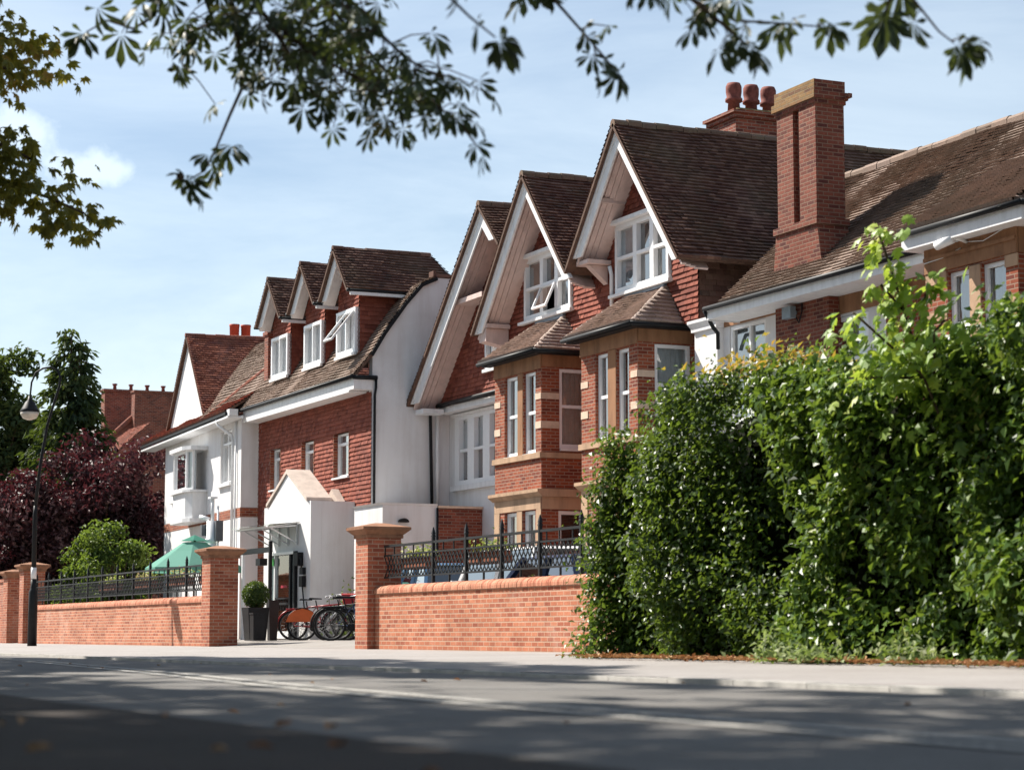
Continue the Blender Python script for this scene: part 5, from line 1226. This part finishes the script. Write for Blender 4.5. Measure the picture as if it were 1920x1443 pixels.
FW = V3((-math.cos(YAW) * math.cos(PIT), math.sin(YAW) * math.cos(PIT), math.sin(PIT))); RT = V3((math.sin(YAW), math.cos(YAW), 0)); UP = RT.cross(FW)
def in_view(p, mg=.02):
    q = p - CAMP; z = q.dot(FW)
    if z < .3: return False
    return abs(q.dot(RT) / z) < 960 / 4100 + mg + .35 / z and -.4 < q.dot(UP) / z < 721.5 / 4100 + mg + .35 / z
shade_edge = [(-60, 5.0), (-34, 5.2), (-30, 8.2), (-26, 9.2), (-17.5, 9.2), (-15.5, 7.6), (-14, 7.15), (10, 7.15)]
def keep(x, y):
    e = pw(shade_edge, x) + .25 * math.sin(x * 2.3) + .15 * math.sin(x * 6.1)
    if y > e: return .0
    q = ((x + 13.4) / 5.2) ** 2 + ((y - 5.15 - .06 * (x + 13)) / 1.4) ** 2 + .35 * math.sin(x * 3.1 + y * 4) + .3 * math.sin(y * 7 - x * 1.7)
    if q < 1: return .02
    if -10.8 < x < -5.5 and abs(y - (4.45 - .15 * (x + 11)) - .1 * math.sin(x * 5)) < .2 + .12 * math.sin(x * 3.3): return .12
    if math.sin(x * 2.9 + 1) * math.sin(y * 5.3 + x) > .86: return .15
    if q < 1.3: return .4
    return 1.0
trees = []
for i, (tx, ty, lab) in enumerate(((1.5, -3.2, 'horse chestnut'), (-9.5, -3.4, 'horse chestnut'), (-21.0, -3.0, 'horse chestnut'), (-33.0, -3.3, 'horse chestnut'), (-45.0, -3.6, 'horse chestnut'))):
    o = thing('chestnut_tree', (tx, ty, 0), ['chestnut tree standing behind the viewer, unseen but for its shade', 'horse chestnut tree whose dark leafy branches hang across the top of the view', 'tree whose sunlit yellow-green foliage enters at the left edge',
              'chestnut tree farther along the verge, shading the road', 'farthest chestnut tree along the verge, shading the road'][i], 'tree', 'verge trees overhanging the road')
    b = MB(); limb(b, (tx, ty, -.1), (tx + .2, ty + .1, 3.6), .42, .33, 5, .15)
    for k in range(9):
        a = 6.283 * k / 9 + ru(-.3, .3); q = (tx + math.cos(a) * ru(3, 4.6), ty + math.sin(a) * ru(3, 4.6), ru(6.5, 11.5)); limb(b, (tx + .2, ty + .1, 3.5 + .1 * k), q, .16, .04, 5, .5)
    trees.append([o, b, MB(), MB(), tx, ty])
NCL = 4600; made = 0
for i in range(NCL):  # out-of-view crown leaves, laid out and thinned to shape the road's shade
    gx, gy = ru(-48, 5), ru(-4.5, 9.6); z = ru(5.0, 11.5) if gy < 5.5 else ru(8.0, 12.5)
    c = V3((gx - .854 * z, gy - .5 * z, z))
    tr = min(trees, key=lambda t: abs(t[4] - c.x))
    if math.hypot(c.x - tr[4], c.y - tr[5]) > 10.5: continue
    hue = ru(.2, .7)
    for j in range(15):
        p = c + V3((random.gauss(0, .5), random.gauss(0, .5), random.gauss(0, .4)))
        k = p.z / 2.4; sx, sy = p.x + 2.05 * k, p.y + 1.2 * k
        if rnd() > keep(sx, sy) or in_view(p): continue
        palmate(tr[2], p, V3((ru(-1, 1), ru(-1, 1), ru(-.8, .1))), V3((ru(-.4, .4), ru(-.4, .4), 1)), ru(.22, .32), hue, False); made += 1
print('canopy leaves', made)
T1 = trees[1]; T2 = trees[2]
def twigs(T, names, r0, crown, S, per, spread, sub, hue, hv, fine=True):
    for nm in names:
        P = [V3(q) for q in BR[nm]]; n = len(P)
        T[1].tube(P, [max(.004, r0 * (1 - .8 * i / n)) for i in range(n)], 6)
        for i in range(n - 1):
            L_ = (P[i + 1] - P[i]).length
            for j in range(max(1, int(L_ * per))):
                a = P[i].lerp(P[i + 1], rnd()); off = V3((random.gauss(0, spread), random.gauss(0, spread), random.gauss(-spread * .2, spread * .7))); c = a + off
                if sub and off.length > .06: T[1].tube([a, a.lerp(c, .5) + V3((0, 0, .02)), c], [.005, .004, .003], 4)
                palmate(T[crown], c, V3((random.gauss(0, .5), random.gauss(0, .5), -1 + ru(-.3, .6))) + off * 1.5, V3((ru(-.6, .6), ru(-.6, .6), 1)) , S * ru(.7, 1.2), min(.95, max(0, random.gauss(hue, hv))), fine)
        e = P[-1]; d = (P[-1] - P[-2]).normalized()
        for j in range(3): palmate(T[crown], e + d * .02, d + rdir() * .5 + V3((0, 0, -.4)), V3((ru(-.6, .6), ru(-.6, .6), 1)), S * ru(.8, 1.15), min(.95, max(0, random.gauss(hue, hv))), fine)
twigs(T1, ['b1', 'b4', 'b5', 'b3', 'b13'], .016, 2, .112, 46, .17, True, .42, .26)
twigs(T1, ['b8', 'b9', 'b10'], .013, 2, .135, 17, .07, True, .35, .2)
twigs(T1, ['b6'], .014, 2, .15, 11, .07, True, .5, .25)
twigs(T1, ['b7'], .012, 2, .16, 7, .06, True, .25, .1)
twigs(T1, ['b11', 'b12'], .010, 2, .17, 6, .06, True, .3, .12)
# the bare hanging twig with leaf tufts near its end
P = [V3(q) for q in BR['b2']]; T1[1].tube(P, [.02, .018, .015, .012, .01, .008, .006, .005], 6)
for i, n_ in ((1, 5), (2, 4), (5, 4), (7, 5), (6, 2)):
    for j in range(n_):
        off = V3((random.gauss(0, .06), random.gauss(0, .07), random.gauss(0, .05))); palmate(T1[2], P[i] + off, V3((random.gauss(0, .6), random.gauss(0, .6), -.8)), V3((ru(-.6, .6), ru(-.6, .6), 1)), .13 * ru(.7, 1.2), ru(.2, .5))
for q in ((.02, .05), (.15, -.1)):                       # conkers
    cb_ = MB(); cb_.lathe([(.004, -.025), (.02, -.016), (.026, 0), (.02, .016), (.004, .025)], P[7] + V3((q[0], q[1], -.02)), 8); cb_.build('conker', M['bark'], T1[0])
twigs(T2, ['l1', 'l4'], .03, 3, .12, 210, .24, False, .68, .22, False)
twigs(T2, ['l2', 'l3'], .03, 3, .12, 190, .22, False, .42, .2, False)
def bough(T, nm, r0, r1, lift):                      # carries a hanging spray back to its trunk
    q = V3(BR[nm][0]); p = V3((T[4] + .2, T[5] + .1, 3.9)); n = 9; pts = []
    for i in range(n + 1):
        t = i / n; pts.append(p.lerp(q, t) + V3((.25 * math.sin(4 * t), 0, lift * math.sin(3.1416 * t ** .8))) * (1 if i < n else 0))
    pts[-1] = q; T[1].tube(pts, [r0 + (r1 - r0) * (i / n) ** .7 for i in range(n + 1)], 7)
for nm in ('b1', 'b4', 'b5', 'b7', 'b8', 'b9', 'b11'): bough(T1, nm, .085, .014, 2.6)
for nm in ('l1', 'l2'): bough(T2, nm, .1, .03, 2.4)
for (o, tb, cb, yb, tx, ty) in trees:
    tb.build('trunk', M['bark'], o)
    if cb.f: cb.build('crown', CH1, o, uv=False)
    if yb.f: yb.build('sunlit_crown', YEL, o, uv=False)

# ================================================================== sky, sun, camera
w = bpy.data.worlds.new('World'); SC.world = w; w.use_nodes = True; nt = w.node_tree; nt.nodes.clear()
out = nt.nodes.new('ShaderNodeOutputWorld'); bg = N(nt, 'ShaderNodeBackground', Strength=.06); lk(nt, bg, 0, out, 0)
sky = nt.nodes.new('ShaderNodeTexSky'); sky.sky_type = 'NISHITA'; sky.sun_disc = False
el = math.atan2(2.4, math.hypot(2.05, 1.2)); sky.sun_elevation = el; sky.sun_rotation = math.atan2(-2.05, -1.2) % 6.28318
sky.air_density = 1.0; sky.dust_density = .7; sky.ozone_density = .7
tc = N(nt, 'ShaderNodeTexCoord'); mp = N(nt, 'ShaderNodeMapping'); mp.inputs['Scale'].default_value = (1.6, 1.6, 7.5); lk(nt, tc, 'Generated', mp, 0)
n1 = N(nt, 'ShaderNodeTexNoise', Scale=1.9, Detail=7, Roughness=.62, Distortion=.5); lk(nt, mp, 0, n1, 'Vector')
cr = ramp(nt, [(.30, (0, 0, 0)), (.66, (1, 1, 1))]); lk(nt, n1, 0, cr, 0)
# thin streaks of high cloud thicken towards the horizon
sep = N(nt, 'ShaderNodeSeparateXYZ'); lk(nt, tc, 'Generated', sep, 0)
hz_ = N(nt, 'ShaderNodeMapRange'); hz_.inputs['From Min'].default_value = .02; hz_.inputs['From Max'].default_value = .30; hz_.inputs['To Min'].default_value = .85; hz_.inputs['To Max'].default_value = .35; lk(nt, sep, 'Z', hz_, 0)
mul = N(nt, 'ShaderNodeMath', operation='MULTIPLY'); lk(nt, cr, 0, mul, 0); lk(nt, hz_, 0, mul, 1)
hb = N(nt, 'ShaderNodeMath', operation='MULTIPLY_ADD'); hb.inputs[1].default_value = .62; hb.inputs[2].default_value = .06; lk(nt, mul, 0, hb, 0)
# one small cumulus low on the left
cd = V3((-.9518, .2262, .2075)).normalized()
vm = N(nt, 'ShaderNodeVectorMath', operation='SUBTRACT'); lk(nt, tc, 'Generated', vm, 0); vm.inputs[1].default_value = cd
m3 = N(nt, 'ShaderNodeMapping'); m3.inputs['Scale'].default_value = (42, 42, 85); lk(nt, vm, 0, m3, 0)
ln1 = N(nt, 'ShaderNodeVectorMath', operation='LENGTH'); lk(nt, m3, 0, ln1, 0)
vm2 = N(nt, 'ShaderNodeVectorMath', operation='SUBTRACT'); lk(nt, tc, 'Generated', vm2, 0); vm2.inputs[1].default_value = V3((-.9562, .1888, .2225)).normalized()
m4 = N(nt, 'ShaderNodeMapping'); m4.inputs['Scale'].default_value = (38, 38, 70); lk(nt, vm2, 0, m4, 0)
ln2 = N(nt, 'ShaderNodeVectorMath', operation='LENGTH'); lk(nt, m4, 0, ln2, 0)
ln = N(nt, 'ShaderNodeMath', operation='SMOOTH_MIN'); ln.inputs[2].default_value = .5; lk(nt, ln1, 'Value', ln, 0); lk(nt, ln2, 'Value', ln, 1)
n4 = N(nt, 'ShaderNodeTexNoise', Scale=42, Detail=6, Roughness=.6); lk(nt, tc, 'Generated', n4, 'Vector')
sb = N(nt, 'ShaderNodeMath', operation='MULTIPLY_ADD'); sb.inputs[1].default_value = 1.9; lk(nt, n4, 0, sb, 0); lk(nt, ln, 'Value', sb, 2)
cm = N(nt, 'ShaderNodeMapRange'); cm.inputs['From Min'].default_value = 2.0; cm.inputs['From Max'].default_value = 1.2; cm.inputs['To Max'].default_value = .55; cm.interpolation_type = 'SMOOTHSTEP'; lk(nt, sb, 0, cm, 0)
mx = N(nt, 'ShaderNodeMath', operation='MAXIMUM'); lk(nt, hb, 0, mx, 0); lk(nt, cm, 0, mx, 1)
mc = mixc(nt, (mx, 0), (sky, 0), (9.6, 10.7, 11.2)); lk(nt, mc, 2, bg, 0)
sl = bpy.data.lights.new('sun', 'SUN'); sl.energy = 5.0; sl.angle = R(.55); sl.color = (1, .94, .85)
so = bpy.data.objects.new('sun', sl); COL.objects.link(so); so.rotation_euler = SUN.to_track_quat('-Z', 'Y').to_euler(); so.location = (-30, -20, 40)
cam = bpy.data.cameras.new('camera'); co = bpy.data.objects.new('camera', cam); COL.objects.link(co)
cam.sensor_width = 36; cam.lens = 4100 / 1920 * 36; cam.clip_start = .1; cam.clip_end = 4000
co.location = CAMP; co.rotation_euler = FW.to_track_quat('-Z', 'Y').to_euler()
cam.dof.use_dof = True; cam.dof.focus_distance = 44; cam.dof.aperture_fstop = 2.8
SC.camera = co
SC.render.engine = 'CYCLES'
SC.view_settings.view_transform = 'Standard'; SC.view_settings.look = 'None'; SC.view_settings.exposure = 1.08; SC.view_settings.gamma = 1
